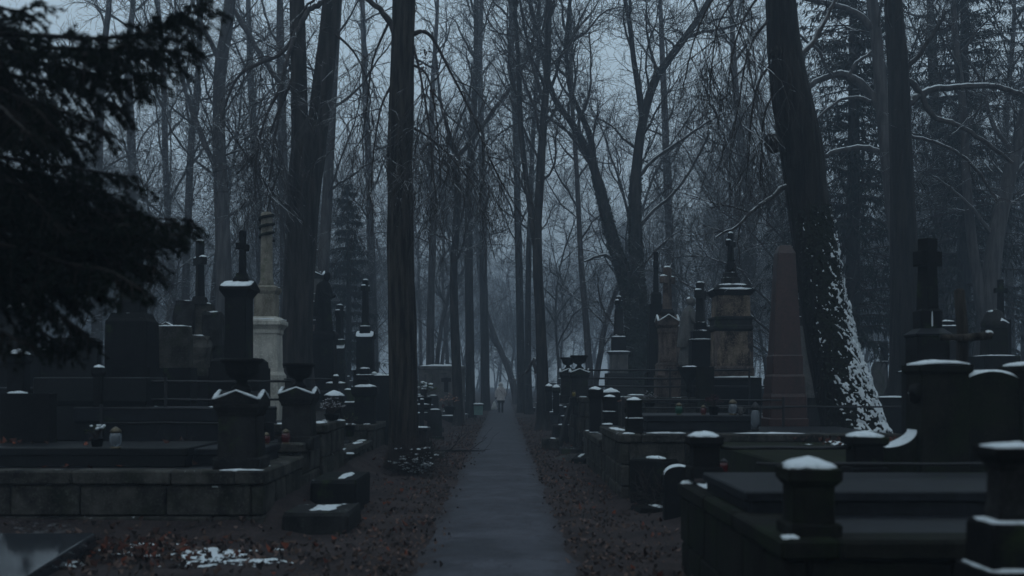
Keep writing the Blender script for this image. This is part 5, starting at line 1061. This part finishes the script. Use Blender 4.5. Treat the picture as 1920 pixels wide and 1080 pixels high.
# ------------------------------------------------------------------ railings
def railing(label, x0, x1, y, zs, posts=(), r=.016, group='iron rails round the graves', yv=None):
    """horizontal iron bars between posts; yv: a railing running along the path instead"""
    root = thing('iron_railing', label, 'railing', ((x0 + x1) / 2, y, zs[0]), 0, group); cx = (x0 + x1) / 2
    for z in zs:
        mb = MB(); n = 6; mb.tube([(x0 - cx + (x1 - x0) * i / n, .004 * nz(i, z), z - zs[0] + .012 * nz(i * .7, z, y)) for i in range(n + 1)], r, 8); mb.build('bar', M['iron'], root, True)
    for p in posts:
        mb = MB(); mb.box(p - cx - .02, p - cx + .02, -.02, .02, -zs[0] + .3, max(zs) - zs[0] + .06, .004); mb.build('post', M['iron'], root)
    return root
railing('two iron bars running left from the urn-topped pillars', -6.4, -3.0, 15.2, (1.72, 1.46), (-6.4, -4.8))
railing('iron bars between the two urn-topped pillars on the left', -5.6, -3.15, 14.9, (1.14, 1.34), (-5.6,))
railing('double iron bar behind the broken-topped post at left', -6.0, -3.4, 22.1, (1.52, 1.78), (-6.0, -4.6))
railing('iron bar joining the nearer pair of square posts on the right', 1.95, 3.15, 9.55, (1.12,))
railing('two iron bars above the lantern slab', 2.1, 4.9, 18.6, (1.26, 1.40), (2.1, 4.9))
railing('triple iron bars running right from the dark-urned gable pillar', 1.95, 5.6, 24.2, (1.99, 1.80, 1.62), (3.8, 5.6), .022)
railing('single thick rail across the front of the near right plot', 2.05, 4.2, 8.6, (1.045,), (), .012)
railing('low iron bar before the red obelisk', 3.6, 7.2, 18.9, (1.28,), (3.6, 7.2))
railing('spiked dark fence bars at the far left behind the stout post', -9.5, -6.9, 16.2, (1.62, 1.25), (-9.5, -9.1, -8.7, -8.3, -7.9, -7.5, -7.1))

# ------------------------------------------------------------------ lanterns, pots, flowers
def lantern(label, px, Z, zb, H, col, lid='iron', name='grave_lantern', group='grave lanterns', capped=False):
    root = thing(name, label, 'lantern', (WX(px, Z), Z, zb), 0, group); r = min(H * .30, .075)
    if col not in M: M[col] = glass(col, {'green_glass': (.012, .11, .065), 'red_glass': (.13, .010, .012), 'clear_glass': (.22, .25, .28), 'yellow_glass': (.30, .22, .03)}[col])
    mb = MB(); mb.lathe([(r * .8, 0), (r * .85, H * .06), (r * .7, H * .1)], 14); mb.build('base', M[lid], root, True)
    mb = MB(); mb.lathe([(r * .7, H * .1), (r * .95, H * .3), (r, H * .55), (r * .8, H * .68), (r * .7, H * .72)], 14); mb.build('glass_body', M[col], root, True)
    mb = MB(); mb.lathe([(r * .78, H * .72), (r * .9, H * .78), (r * .6, H * .9), (r * .2, H * .97), (r * .08, H)], 14); mb.build('lid', M[lid], root, True)
    return root
M['gilt'] = plain('dull_gilt', (.10, .08, .05), .4, .6)
lantern('green glass lantern on the slab behind the two-tiered post', 1273, 17.0, 1.19, .20, 'green_glass', 'gilt')
lantern('dark red glass lantern left of the dried heather pot', 1319, 17.0, 1.19, .16, 'red_glass', 'gilt')
lantern('clear glass lantern with gilt lid right of the heather pot', 1374, 16.95, 1.19, .25, 'clear_glass', 'gilt')
lantern('tall clear glass lantern at the right end below the slab', 1416, 16.6, .95, .46, 'clear_glass', 'iron')
lantern('red lantern on the near right grave between slab and block wall', 1357, 11.6, .72, .16, 'red_glass', 'iron')
lantern('white glass lantern on the near left plot', 217, 12.5, .93, .26, 'clear_glass', 'gilt')
lantern('red lantern behind the near urn-topped pillar, left one', 500, 13.9, .90, .16, 'red_glass', 'gilt')
lantern('red lantern behind the near urn-topped pillar, right one', 536, 14.0, .90, .20, 'red_glass', 'gilt')
lantern('tiny yellow and red lantern on the ledge of the right gable pillar', 1076, 25.9, 1.36, .17, 'yellow_glass', 'iron')
lantern('faint red lantern among the wreaths beyond the furrowed trunk', 831, 40, .75, .2, 'red_glass', 'iron')
def pot(label, px, Z, zb, r, h, flowers, cols, seed=1, snow=False, name='flower_pot', cat='flower pot'):
    rg = random.Random(seed); root = thing(name, label, cat, (WX(px, Z), Z, zb), 0)
    mb = MB(); mb.lathe([(r * .7, 0), (r * .95, h * .9), (r, h * .92), (r, h), (r * .8, h), (r * .75, h * .9)], 16); mb.build('pot', M['soot'], root, True)
    st = MB(); vs = []; qs = []
    for k in range(flowers):
        an = rg.random() * 6.28; q = rg.random() ** .5; tip = (cos(an) * r * 1.7 * q, sin(an) * r * 1.7 * q, h + r * (2.2 - 1.1 * q) * rg.uniform(.6, 1.1)); st.tube([(0, 0, h * .8), (tip[0] * .4, tip[1] * .4, h + (tip[2] - h) * .6), tip], .003, 3)
        for f in range(7):
            a2 = rg.random() * 6.28; l = r * rg.uniform(.15, .3); b0 = len(vs); up = rg.uniform(-.3, .6); dx, dy = cos(a2) * l, sin(a2) * l
            vs += [tip, (tip[0] + dx * .5 - dy * .35, tip[1] + dy * .5 + dx * .35, tip[2] + up * l), (tip[0] + dx, tip[1] + dy, tip[2] + up * l * .6), (tip[0] + dx * .5 + dy * .35, tip[1] + dy * .5 - dx * .35, tip[2] + up * l)]; qs.append((b0, b0 + 1, b0 + 2, b0 + 3))
    kind(st.build('stems', M['twig'], root), 'stuff'); kind(np_mesh('flowers', vs, qs, M[cols], root, False), 'stuff')
    if snow:
        mb = MB()
        for k in range(9): an = rg.random() * 6.28; q = rg.random() * r * 1.4; mb.blob((cos(an) * q, sin(an) * q, h + r * rg.uniform(1.1, 2.0)), r * rg.uniform(.22, .4), 8, 5, .3, k, (1, 1, .6))
        kind(mb.build('snow', M['snow'], root, True), 'stuff')
    return root
M['heather'] = island('dried_heather', [(.09, .02, .04), (.06, .015, .03), (.12, .04, .05), (.05, .03, .02)], .8)
M['orangef'] = island('orange_flowers', [(.35, .12, .05), (.45, .2, .12), (.5, .42, .38), (.25, .08, .04)], .8)
M['whitef'] = island('pale_flowers', [(.5, .5, .52), (.35, .33, .36), (.15, .14, .12), (.6, .6, .62)], .8)
M['greenf'] = island('green_sprays', [(.03, .06, .02), (.02, .045, .02), (.05, .08, .03), (.12, .12, .03)], .7)
pot('pot of dried dark red heather between the red and clear lanterns', 1338, 16.95, 1.19, .09, .14, 60, 'heather', 2)
pot('orange and white bouquet in a pot beyond the furrowed trunk', 843, 39, .55, .22, .3, 40, 'orangef', 3)
pot('planter of evergreen sprigs and snow-balled blooms above the broken-topped post', 711, 27, 1.2, .24, .3, 40, 'greenf', 4, True)
pot('dried white flower bunch on the left snowy ledge', 622, 17.2, 1.1, .13, .1, 50, 'whitef', 5)
pot('yellow-green sprigs beside the broken-topped post', 656, 18.9, .75, .10, .2, 24, 'greenf', 6)
pot('snowed-over potted plant at the near left by the white lantern', 182, 12.9, .93, .08, .1, 26, 'greenf', 7, True)
pot('evergreen wreath with snow tufts right behind the furrowed trunk', 797, 30, .95, .22, .35, 50, 'greenf', 8, True)
pot('low potted plant on the stained slab by the statue', 1218, 23.5, 1.15, .12, .12, 26, 'whitef', 9)
pot('small pot of reddish sprigs on the right slab under the rails', 1175, 21.5, 1.1, .10, .12, 26, 'orangef', 10)
a = Mon('urn', 'small pale jug beside the clear lantern on the slab', 1389, 16.9, 'jug', z0=1.19); mb = MB(); mb.lathe([(.03, 0), (.045, .05), (.03, .09), (.045, .13), (.035, .13)], 12); mb.build('body', M['grey'], a.o, True); mb = MB(); mb.tube([(.035, 0, .11), (.07, 0, .1), (.06, 0, .05), (.04, 0, .04)], .006, 6); mb.build('handle', M['grey'], a.o, True)
a = Mon('urn', 'shallow stone bowl urn behind the two-tiered pair, before the statue', 1292, 24, 'urn', z0=1.0); a.lathe('bowl', 'soot', [(6, 735), (8, 728), (5, 722), (14, 704), (22, 690), (24, 688), (20, 688)], 18); a.snow(16, 689, 3, 1, 0, 0, None, .3, None, 2.5)

# ------------------------------------------------------------------ steps, kerb blocks and small stones along the verges
def rock_block(label, px, yb, Z, hw, h, d, mat='wall', snow=.5, rot=0, name='kerb_block', cat='stone block', tilt=0, group=None, sz=.016):
    x = WX(px, Z); root = thing(name, label, cat, (x, Z, gh(x, Z) - .06), R(rot), group); mb = MB(.012)
    hw *= S(Z); mb.rings([(hw * .97, d * .97, -.1), (hw, d, .06), (hw * .99, d * .98, h + .02), (hw * .94, d * .93, h + .06)], .12); b_ = mb.build('block', M[mat], root); root.rotation_euler = (R(tilt), 0, R(rot))
    if snow: mb = MB(); mb.snow(hw * snow, d * .75, h + .062, sz, hw * RNG.uniform(-.25, .25), 0, None, .45, 4); mb.build('snow', M['snow'], root, True)
    return root
rock_block('broad stone step with a smear of snow at the foot of the left plinth', 606, 1000, 12.5, 60, .22, .55, 'soot2', .45, 0, 'stone_step', 'step')
rock_block('second stone step behind the smeared one, a red-edged snow lump on it', 640, 940, 14.5, 42, .40, .75, 'soot', .25, 0, 'stone_step', 'step')
rock_block('small snow-topped stone just right of the furrowed trunk foot', 800, 870, 22.6, 13, .32, .2, 'soot2', .8, 0)
rock_block('worn kerb stone behind the small snow-topped one, right of the furrowed trunk', 812, 850, 24.5, 22, .10, .35, 'wall', 0)
rock_block('low broken block at the foot of the right block wall', 1070, 850, 26, 20, .12, .5, 'soot2', .0)
rock_block('rectangular block with pale top nearest the right path edge', 1033, 845, 27.5, 17, .28, .4, 'wall', .3)
rock_block('block stacked behind the pale-topped one on the right verge', 1054, 815, 30, 19, .52, .35, 'soot2', .6)
rock_block('tumbled slab with snow below the right block wall', 1068, 845, 23.5, 16, .10, .45, 'grey', .35, 25, tilt=-10)
rock_block('tumbled dark slab beside the snowy one under the block wall', 1092, 850, 22.6, 14, .16, .3, 'soot', .3, -20, tilt=8)
rock_block('dark rough stone on the leaves below the arched little headstone', 1225, 965, 14.2, 36, .05, .24, 'soot', .3, 12)
rock_block('black stone with a triangular sheet of snow before the block wall', 1227, 900, 14.9, 27, .62, .3, 'soot', .55, 35, sz=.03)
a = Mon('headstone', 'small round-topped black headstone with an arc of snow before the right posts', 1272, 13.2, 'headstone', z0=.2)
ar = [(a.s * 28 * cos(pi * i / 12), a.z(890) + a.s * 16 * sin(pi * i / 12)) for i in range(13)]
mb = MB(.002); mb.prism(list(reversed([(x, z) for x, z in reversed(ar)])) + [(-a.s * 28, -.3), (a.s * 28, -.3)], -.07, .07); q = mb.build('slab', M['soot'], a.o)
mb = MB(); vs = []; fs = []; A2 = list(reversed(ar)); n = len(A2)
for i, (x, z) in enumerate(A2): th = .024 * sin(pi * min(1, (i + .3) / (n - .2))); vs += [(x, -.072, z), (x * .99, -.05, z + th), (x * .99, .05, z + th), (x, .072, z)]
for i in range(n - 1):
    for k in range(3): fs.append((i * 4 + k, i * 4 + 4 + k, i * 4 + 5 + k, i * 4 + 1 + k))
mb.add(vs, fs); mb.build('snow', M['snow'], q, True)
a = Mon('leaning_slab', 'thin leaning slab propped against the tall right plinth', 1049, 27, 'stone slab', z0=.1); mb = MB(.004); mb.box(-.04, .04, -.5, .5, 0, 1.1, .01); q = mb.build('slab', M['soot2'], a.o); a.o.rotation_euler = (0, R(14), 0)
bx = Mon('bench_box', 'pale green covered box with a snow lid at the left verge far ahead', 897, 50, 'box', z0=.1); M['greenp'] = plain('pale_green_paint', (.20, .34, .31), .6); bx.stack('box', 'greenp', [(8, 778), (8.5, 760)], .8); bx.stack('lid', 'soot2', [(10, 760), (10, 758)], .9); bx.snow(10, 758, 2, .9)

# ------------------------------------------------------------------ further graves in the mist
rg = random.Random(55); GF = 'small graves in the misty rows beside the path'; shapes = ('cross', 'slab', 'block', 'stepped', 'pedestal')
row = []
def small_grave(kind_, x, y, sz):
    lab = {'cross': 'misty little stone cross on a stepped foot in far rows', 'slab': 'misty upright headstone with snow-lined top in far rows', 'block': 'low snow-dusted block tomb in the misty far rows', 'stepped': 'misty stepped grave pedestal with snowy ledges in far rows', 'pedestal': 'misty square grave post with snow cap in far rows'}[kind_]
    lab += ' on the left' if x < 0 else ' on the right'
    root = thing({'cross': 'grave_cross', 'slab': 'headstone', 'block': 'low_tomb', 'stepped': 'grave_pedestal', 'pedestal': 'grave_post'}[kind_], lab, {'cross': 'grave cross', 'slab': 'headstone', 'block': 'tomb', 'stepped': 'grave pedestal', 'pedestal': 'post'}[kind_], (x, y, gh(x, y) - .1), rg.uniform(-.15, .15), GF + f", {kind_} {'left' if x < 0 else 'right'}")
    m = M[rg.choice(('soot', 'soot2', 'soot2', 'grey'))]; w_ = .28 * sz
    def P(part, prof, ch=.06, par=None): mb = MB(.004); mb.rings(prof, ch); return mb.build(part, m, par or root)
    def SN(hx, hy, z, par): mb = MB(); mb.snow(hx, hy, z, .03, n=14, m=3); return mb.build('snow', M['snow'], par, True)
    if kind_ == 'cross':
        b_ = P('base', [(w_ * 1.4, w_ * 1.2, 0), (w_ * 1.4, w_ * 1.2, .35 * sz), (w_, w_ * .9, .4 * sz), (w_, w_ * .9, .75 * sz), (w_ * .8, w_ * .7, .8 * sz)]); SN(w_, w_ * .9, .76 * sz, b_)
        h = sz * rg.uniform(1.6, 2.3); mb = MB(.003); mb.box(-w_ * .3, w_ * .3, -w_ * .25, w_ * .25, .75 * sz, h, .01); za = h - .35 * sz
        mb.box(-w_ * 1.05, w_ * 1.05, -w_ * .24, w_ * .24, za, za + w_ * .55, .01); c = mb.build('cross', m, root); SN(w_ * 1.0, w_ * .22, za + w_ * .55, c); SN(w_ * .28, w_ * .22, h, c)
    elif kind_ == 'slab':
        h = sz * rg.uniform(.9, 1.5); P('base', [(w_ * 1.5, w_ * .8, 0), (w_ * 1.5, w_ * .8, .25 * sz)]); s_ = P('slab', [(w_ * 1.15, w_ * .35, .25 * sz), (w_ * 1.1, w_ * .33, h * .92), (w_ * .8, w_ * .3, h)]); SN(w_ * .85, w_ * .28, h, s_)
    elif kind_ == 'block':
        h = .6 * sz; b_ = P('chest', [(w_ * 2.4, w_ * 1.5, 0), (w_ * 2.3, w_ * 1.4, h * .8), (w_ * 2.5, w_ * 1.6, h * .82), (w_ * 2.5, w_ * 1.6, h)]); SN(w_ * 2.2, w_ * 1.4, h, b_)
    elif kind_ == 'stepped':
        b_ = P('base', [(w_ * 1.7, w_ * 1.5, 0), (w_ * 1.7, w_ * 1.5, .5 * sz)]); SN(w_ * 1.65, w_ * 1.45, .5 * sz, b_); c = P('die', [(w_ * 1.1, w_, .5 * sz), (w_ * 1.05, w_ * .95, 1.2 * sz), (w_ * 1.25, w_ * 1.1, 1.25 * sz), (w_ * 1.25, w_ * 1.1, 1.32 * sz)]); SN(w_ * 1.2, w_ * 1.05, 1.32 * sz, c); d = P('top', [(w_ * .6, w_ * .6, 1.32 * sz), (w_ * .5, w_ * .5, 1.7 * sz)]); SN(w_ * .48, w_ * .48, 1.7 * sz, d)
    else:
        h = sz * rg.uniform(.8, 1.2); b_ = P('shaft', [(w_, w_, 0), (w_ * .95, w_ * .95, h * .85), (w_ * 1.15, w_ * 1.15, h * .9), (w_ * 1.15, w_ * 1.15, h)]); SN(w_ * 1.1, w_ * 1.1, h, b_)
taken = []
for k in range(3000):
    if len(taken) >= 245: break
    y = 26 + 62 * rg.random() ** 1.2; sd = rg.choice((-1, 1)); x = sd * (2.1 + rg.random() ** 1.3 * (.42 * y))
    if 500 <= k < 900: y = rg.uniform(18.5, 30); x = -rg.uniform(3.3, 9.5)
    if k < 500: y = 25 + 40 * rg.random(); x = rg.choice((-1, -1, 1)) * rg.uniform(1.95, 3.4)
    if abs(x) < 1.9 or (y < 31 and 0 < x < 6.3): continue
    if any((x - a_) ** 2 + (y - b_) ** 2 < (.8 if abs(x) < 3.4 else 1.4) for a_, b_ in taken): continue
    px = VX + x * F / y
    if y < 34 and (480 < px < 535 or 1290 < px < 1420): continue
    if any((o.location.x - x) ** 2 + (o.location.y - y) ** 2 < .8 for o in COL.objects if o.parent is None and o.type == 'EMPTY' and 14 < o.location.y < 60 and 'tree' not in o.name): continue
    taken.append((x, y)); small_grave(rg.choice(('cross', 'slab', 'slab', 'block', 'stepped', 'pedestal', 'pedestal')), x, y, rg.uniform(.65, 1.0) * (1.0 if abs(x) > 3.2 else .75))

# ------------------------------------------------------------------ undergrowth, litter, snow scraps
def shrub(label, px, py, Z, r, h, n, seed, snow=True):
    rg = random.Random(seed); x = WX(px, Z); root = thing('shrub', label, 'shrub', (x, Z, gh(x, Z))); out = []; sm = MB(); vs = []; qs = []
    for k in range(n):
        an = rg.random() * 6.28; p, q = grow((rg.gauss(0, .04), rg.gauss(0, .04), 0), (cos(an) * .7, sin(an) * .7, rg.uniform(.4, 1.2)), h * rg.uniform(.6, 1.1), .007, .003, 5, .14, -.25, rg); out.append((p, q, 4)); sprout(out, p, q, 2, rg, 4, 2.6, .2, .6)
        for i in range(1, 6):
            for f in range(5):
                c = p[i]; a2 = rg.random() * 6.28; l = rg.uniform(.02, .045); b0 = len(vs); c = (c[0] + rg.gauss(0, .04), c[1] + rg.gauss(0, .04), c[2] + rg.gauss(0, .03)); dx, dy, dz = cos(a2) * l, sin(a2) * l, rg.uniform(-.5, .5) * l
                vs += [c, (c[0] + dx * .5 - dy * .4, c[1] + dy * .5 + dx * .4, c[2] + dz), (c[0] + dx, c[1] + dy, c[2] + dz * .5), (c[0] + dx * .5 + dy * .4, c[1] + dy * .5 - dx * .4, c[2] + dz * .2)]; qs.append((b0, b0 + 1, b0 + 2, b0 + 3))
            if snow and rg.random() < .6: sm.blob((p[i][0], p[i][1], p[i][2] + .01), rg.uniform(.018, .045), 7, 4, .6, k + i, (1.4, 1.2, .45))
    V, Q = tubes_np(out); np_mesh('stems', V, Q, M['twig'], root); kind(np_mesh('leaves', vs, qs, M['ivy'], root, False), 'stuff')
    if sm.v: kind(sm.build('snow', M['snow'], root, True), 'stuff')
shrub('snow-sprinkled low shrub hugging the foot of the furrowed trunk', 780, 900, 19.7, .4, .55, 30, 3)
shrub('snow-flecked twiggy plant on the box tomb behind the left rail', 332, 730, 14.7, .4, .5, 14, 5)
shrub('dark ivy clump with bright green tips before the black snow-sheeted stone', 1236, 930, 14.3, .3, .35, 14, 6, False)
def litter(name, n, area, sizes, mat, seed, zf=None, k='stuff'):
    rg = random.Random(seed); vs = []; qs = []
    while len(qs) < n:
        x, y = area(rg)
        z = (zf(x, y) if zf else max(gh(x, y), .03 if abs(x) < .7 else -1)) + rg.uniform(.004, .02); l = rg.uniform(*sizes); a_ = rg.random() * 6.28; t1, t2 = rg.gauss(0, .5), rg.gauss(0, .5); cu = rg.uniform(.1, .8) * l
        dx, dy = cos(a_), sin(a_); b0 = len(vs)
        for u, v_, c_ in ((-1, 0, cu), (-.2, -.6, 0), (.4, -.45, cu * .3), (1, 0, cu), (.4, .45, cu * .4), (-.2, .6, 0)):
            vs.append((x + (dx * u - dy * v_) * l * .5, y + (dy * u + dx * v_) * l * .5, z + c_ + (t1 * u + t2 * v_) * l * .4))
        qs += [(b0, b0 + 1, b0 + 2, b0 + 3), (b0, b0 + 3, b0 + 4, b0 + 5)]
    return kind(np_mesh(name, vs, qs, M[mat], None, False), k)
def verge(rg):
    while True:
        y = 7 + 45 * rg.random() ** 1.7; x = rg.choice((-1, 1)) * (.55 + abs(rg.gauss(0, .75)))
        if abs(x) < 2.6 and (abs(x + .06) > .70 + .1 * rg.random() or rg.random() < .07) and nz(x * 1.1, y * 1.1, 9) + .6 * nz(x * 3, y * 3, 4) + rg.random() * .9 > .25: return x, y
litter('fallen_leaves', 16000, verge, (.02, .062), 'leaf', 1)
litter('red_fallen_leaves', 700, lambda rg: (rg.choice((-1, 1)) * rg.uniform(.9, 2.5), 8 + 25 * rg.random() ** 1.5), (.05, .09), 'leafred', 2)
litter('red_leaf_drift', 520, lambda rg: (rg.gauss(-3.9, .65), rg.gauss(10.7, .55)), (.05, .1), 'leafred', 3)
litter('leaf_bed', 1700, lambda rg: (rg.gauss(-3.6, 1.0), rg.gauss(10.6, .8)), (.04, .085), 'leaf', 4)
litter('red_leaf_heap', 420, lambda rg: (rg.gauss(5.3, .5), rg.gauss(16.2, .7) - 1.2), (.05, .1), 'leafred', 5, lambda x, y: .86)
litter('slab_leaves', 60, lambda rg: (rg.uniform(-6.5, -3), rg.uniform(12.2, 14)), (.05, .1), 'leafred', 6, lambda x, y: .93 if (-6.6 < x < -3.75 and y > 12.7) else .71)
def snow_scrap(label, cx, cy, n, rx, ry, seed, z=None, rr=(.06, .2)):
    rg = random.Random(seed); mb = MB()
    for k in range(n):
        x, y = cx + rg.gauss(0, rx), cy + rg.gauss(0, ry); r = rg.uniform(*rr); mb.snow(r * rg.uniform(.7, 1.6), r, (gh(x, y) if z is None else z) + .004, r * .18 + .012, x, y, None, .7, 2.2, None, 14, 3)
    o = mb.build('snow_patch', M['snow'], None, True); return kind(o, 'stuff')
def ground_crust(cx, cy, rx, ry, seed, thr, z=None, nu=70, nv=50, parent=None, name='snow_patch'):
    def sf(u, v):
        x, y = cx + (2 * u - 1) * rx, cy + (2 * v - 1) * ry; return (x, y, (gh(x, y) if z is None else z) + .012), (0, 0, 1)
    def mk(u, v):
        x, y = (2 * u - 1), (2 * v - 1); return .6 * nz(x * 1.6 + seed, y * 1.6, seed) + .45 * nz(x * 5 + seed, y * 5, 2) + .35 * nz(x * 14, y * 14 + seed, 6) - thr + .75 * (1 - math.hypot(x, y))
    crust(name, sf, nu, nv, mk, parent, .022)
ground_crust(-3.0, 10.35, .85, .55, 4.3, .42); ground_crust(-3.9, 11.0, .9, .5, 9.1, .62); ground_crust(-2.3, 10.0, .5, .35, 2.2, .62); ground_crust(5.0, 14.5, .9, .75, 6.4, .30, .845); ground_crust(-4.2, 9.9, .5, .4, 12.7, .58)
mb = MB(); mb.box(3.0, 6.4, 11.4, 15.5, -.2, .84, .02); q = mb.build('earth_bed', M['mossbed'], None); kind(q, 'structure')
# fallen branch on the left verge
br = thing('fallen_branch', 'dead branch lying on the left verge beyond the furrowed trunk', 'branch', (-1.35, 25.5, .05)); out = []
p, q = grow((-.7, 0, 0), (1, .05, .02), 1.7, .035, .012, 9, .10, 0, random.Random(3)); p = [(x, y, max(.02, z * .3 + .03)) for x, y, z in p]; V, Q = tubes_np([(p, q, 8)]); np_mesh('stem', V, Q, M['bark'], br); sprout(out, p, q, 1, random.Random(4), 3, 1.2, .2, .6); V, Q = tubes_np(out); np_mesh('twigs', V, Q, M['twig'], br)

t1 = [o for o in bpy.data.objects if o.get('label', '').startswith('straight dark furrowed trunk')][0]; rg = random.Random(8); vs = []; qs = []
for k in range(150):
    px, py, sp2 = rg.choice(((800, 95, 9), (806, 125, 9), (792, 128, 6), (812, 172, 3), (798, 108, 8))); z_ = 20.3 + rg.gauss(0, .12); c = W(px + rg.gauss(0, sp2), py + rg.gauss(0, sp2 * 1.2), z_); c = [c[q] - t1.location[q] for q in range(3)]; l = rg.uniform(.03, .075); a_, b_ = rg.random() * 6.28, rg.uniform(-1.4, -.2); d = (cos(a_) * cos(b_), sin(a_) * cos(b_), sin(b_)); e = (-sin(a_), cos(a_), 0); b0 = len(vs)
    vs += [c, [c[q] + d[q] * l * .5 + e[q] * l * .35 for q in range(3)], [c[q] + d[q] * l for q in range(3)], [c[q] + d[q] * l * .5 - e[q] * l * .35 for q in range(3)]]; qs.append((b0, b0 + 1, b0 + 2, b0 + 3))
M['deadleaf'] = island('dead_leaves', [(.045, .018, .016), (.03, .014, .012), (.06, .028, .022)], .8); kind(np_mesh('dead_leaves', vs, qs, M['deadleaf'], t1, False), 'stuff')
nest = thing('bird_nest', 'small dark ball of twigs hanging among the twigs left of the twin-stemmed tree', 'nest', W(468, 299, 24.6)); out = []
for k in range(70):
    d = rot_dir((0, 0, 1), math.acos(rg.uniform(-1, 1)), rg.random() * 6.28); p, q = grow(tuple(d[i] * .05 for i in range(3)), rot_dir(d, 1.2, rg.random() * 6.28), .16, .006, .003, 4, .35, 0, rg); out.append((p, q, 3))
V, Q = tubes_np(out); kind(np_mesh('twigs', V, Q, M['twig'], nest), 'stuff'); mb = MB(); mb.blob((0, 0, 0), .075, 10, 7, .5, 2); mb.build('bowl', M['bark'], nest, True)

# ------------------------------------------------------------------ the walker
PZ = 59.5; H = thing('person', 'person in a pale hooded winter coat and dark skirt walking away along the path', 'person', (WX(939, PZ), PZ, .03), R(0))
M['coat'] = plain('pale_coat', (.70, .66, .65), .9); M['dark'] = plain('dark_wool', (.018, .017, .02), .9); M['skin'] = plain('skin', (.35, .22, .17), .6); M['fur'] = plain('fur_trim', (.78, .75, .73), .95, 0, .1, .4, 60, 1)
J = [(0, 0, .92, (.15, .11)), (.085, .0, .86, .085), (.09, .03, .48, .058), (.085, -.06, .10, .04), (.085, .06, .035, (.04, .035)), (-.085, 0, .86, .085), (-.09, .06, .48, .058), (-.085, .10, .10, .04), (-.085, .22, .04, (.04, .035)),
     (0, 0, 1.15, (.14, .10)), (0, 0, 1.34, (.15, .095)), (0, .01, 1.43, .06), (0, .02, 1.50, .05), (.18, 0, 1.33, .06), (.25, -.02, 1.06, .05), (.22, .10, .88, .038), (.215, .13, .80, .03), (-.18, 0, 1.33, .06), (-.26, -.02, 1.07, .05), (-.27, .03, .83, .038), (-.27, .05, .74, .03)]
body('body', J, [(0, 1), (1, 2), (2, 3), (3, 4), (0, 5), (5, 6), (6, 7), (7, 8), (0, 9), (9, 10), (10, 11), (11, 12), (10, 13), (13, 14), (14, 15), (15, 16), (10, 17), (17, 18), (18, 19), (19, 20)], M['dark'], H)
robe('skirt', M['dark'], H, [(.20, .17, .56, 0, .01), (.20, .165, .75, 0, 0), (.18, .15, .95, 0, 0)], .04)
robe('coat', M['coat'], H, [(.235, .19, .70, 0, 0), (.24, .195, .73, 0, 0), (.225, .18, .86, 0, 0), (.20, .155, 1.02, 0, 0), (.205, .155, 1.06, 0, 0), (.225, .165, 1.2, 0, 0), (.225, .15, 1.34, 0, 0), (.17, .12, 1.41, 0, 0), (.08, .08, 1.45, 0, 0)], .015)
body('sleeves', [(0, 0, 1.34, .11), (.19, 0, 1.34, .085), (.265, -.03, 1.07, .072), (.235, .09, .88, .058), (-.19, 0, 1.34, .085), (-.275, -.03, 1.08, .072), (-.285, .02, .85, .058)], [(0, 1), (1, 2), (2, 3), (0, 4), (4, 5), (5, 6)], M['coat'], H)
head(H, M['skin'], (0, .04, 1.575), .095, R(90), M['fur'])
mb = MB(); mb.blob((0, -.01, 1.585), .125, 14, 10, .06, 3, (1.0, .95, 1.05)); mb.build('hood', M['fur'], H, True)
robe('collar', M['fur'], H, [(.14, .11, 1.40, 0, 0), (.16, .13, 1.44, 0, 0), (.12, .11, 1.49, 0, .01)], .05)
mb = MB(); mb.tube([(-.14, -.13, 1.40), (0, -.175, 1.22), (.20, -.17, .98)], .016, 6, .4); mb.build('bag_strap', M['dark'], H, True)
for sx, y_ in ((.085, 0), (-.085, .16)):
    mb = MB(); mb.blob((sx, y_ + .03, .05), .06, 8, 6, .05, 2, (.8, 1.9, .85)); mb.lathe([(.055, .08), (.055, .24), (.06, .30)], 10, sx, y_ - .04); mb.build('boot', M['dark'], H, True)
bq = thing('carrier_bag', 'pale bag hanging from the left hand of the walker', 'bag', (WX(939, PZ) - .36, PZ + .05, .22)); mb = MB(); mb.rings([(.15, .05, .0), (.17, .08, .06), (.11, .05, .28), (.03, .02, .46)], .2); mb.build('bag', M['paper'], bq, True); mb = MB(); mb.tube([(.02, 0, .44), (.05, 0, .50), (.08, 0, .55)], .008, 5); mb.build('handle', M['paper'], bq, True)
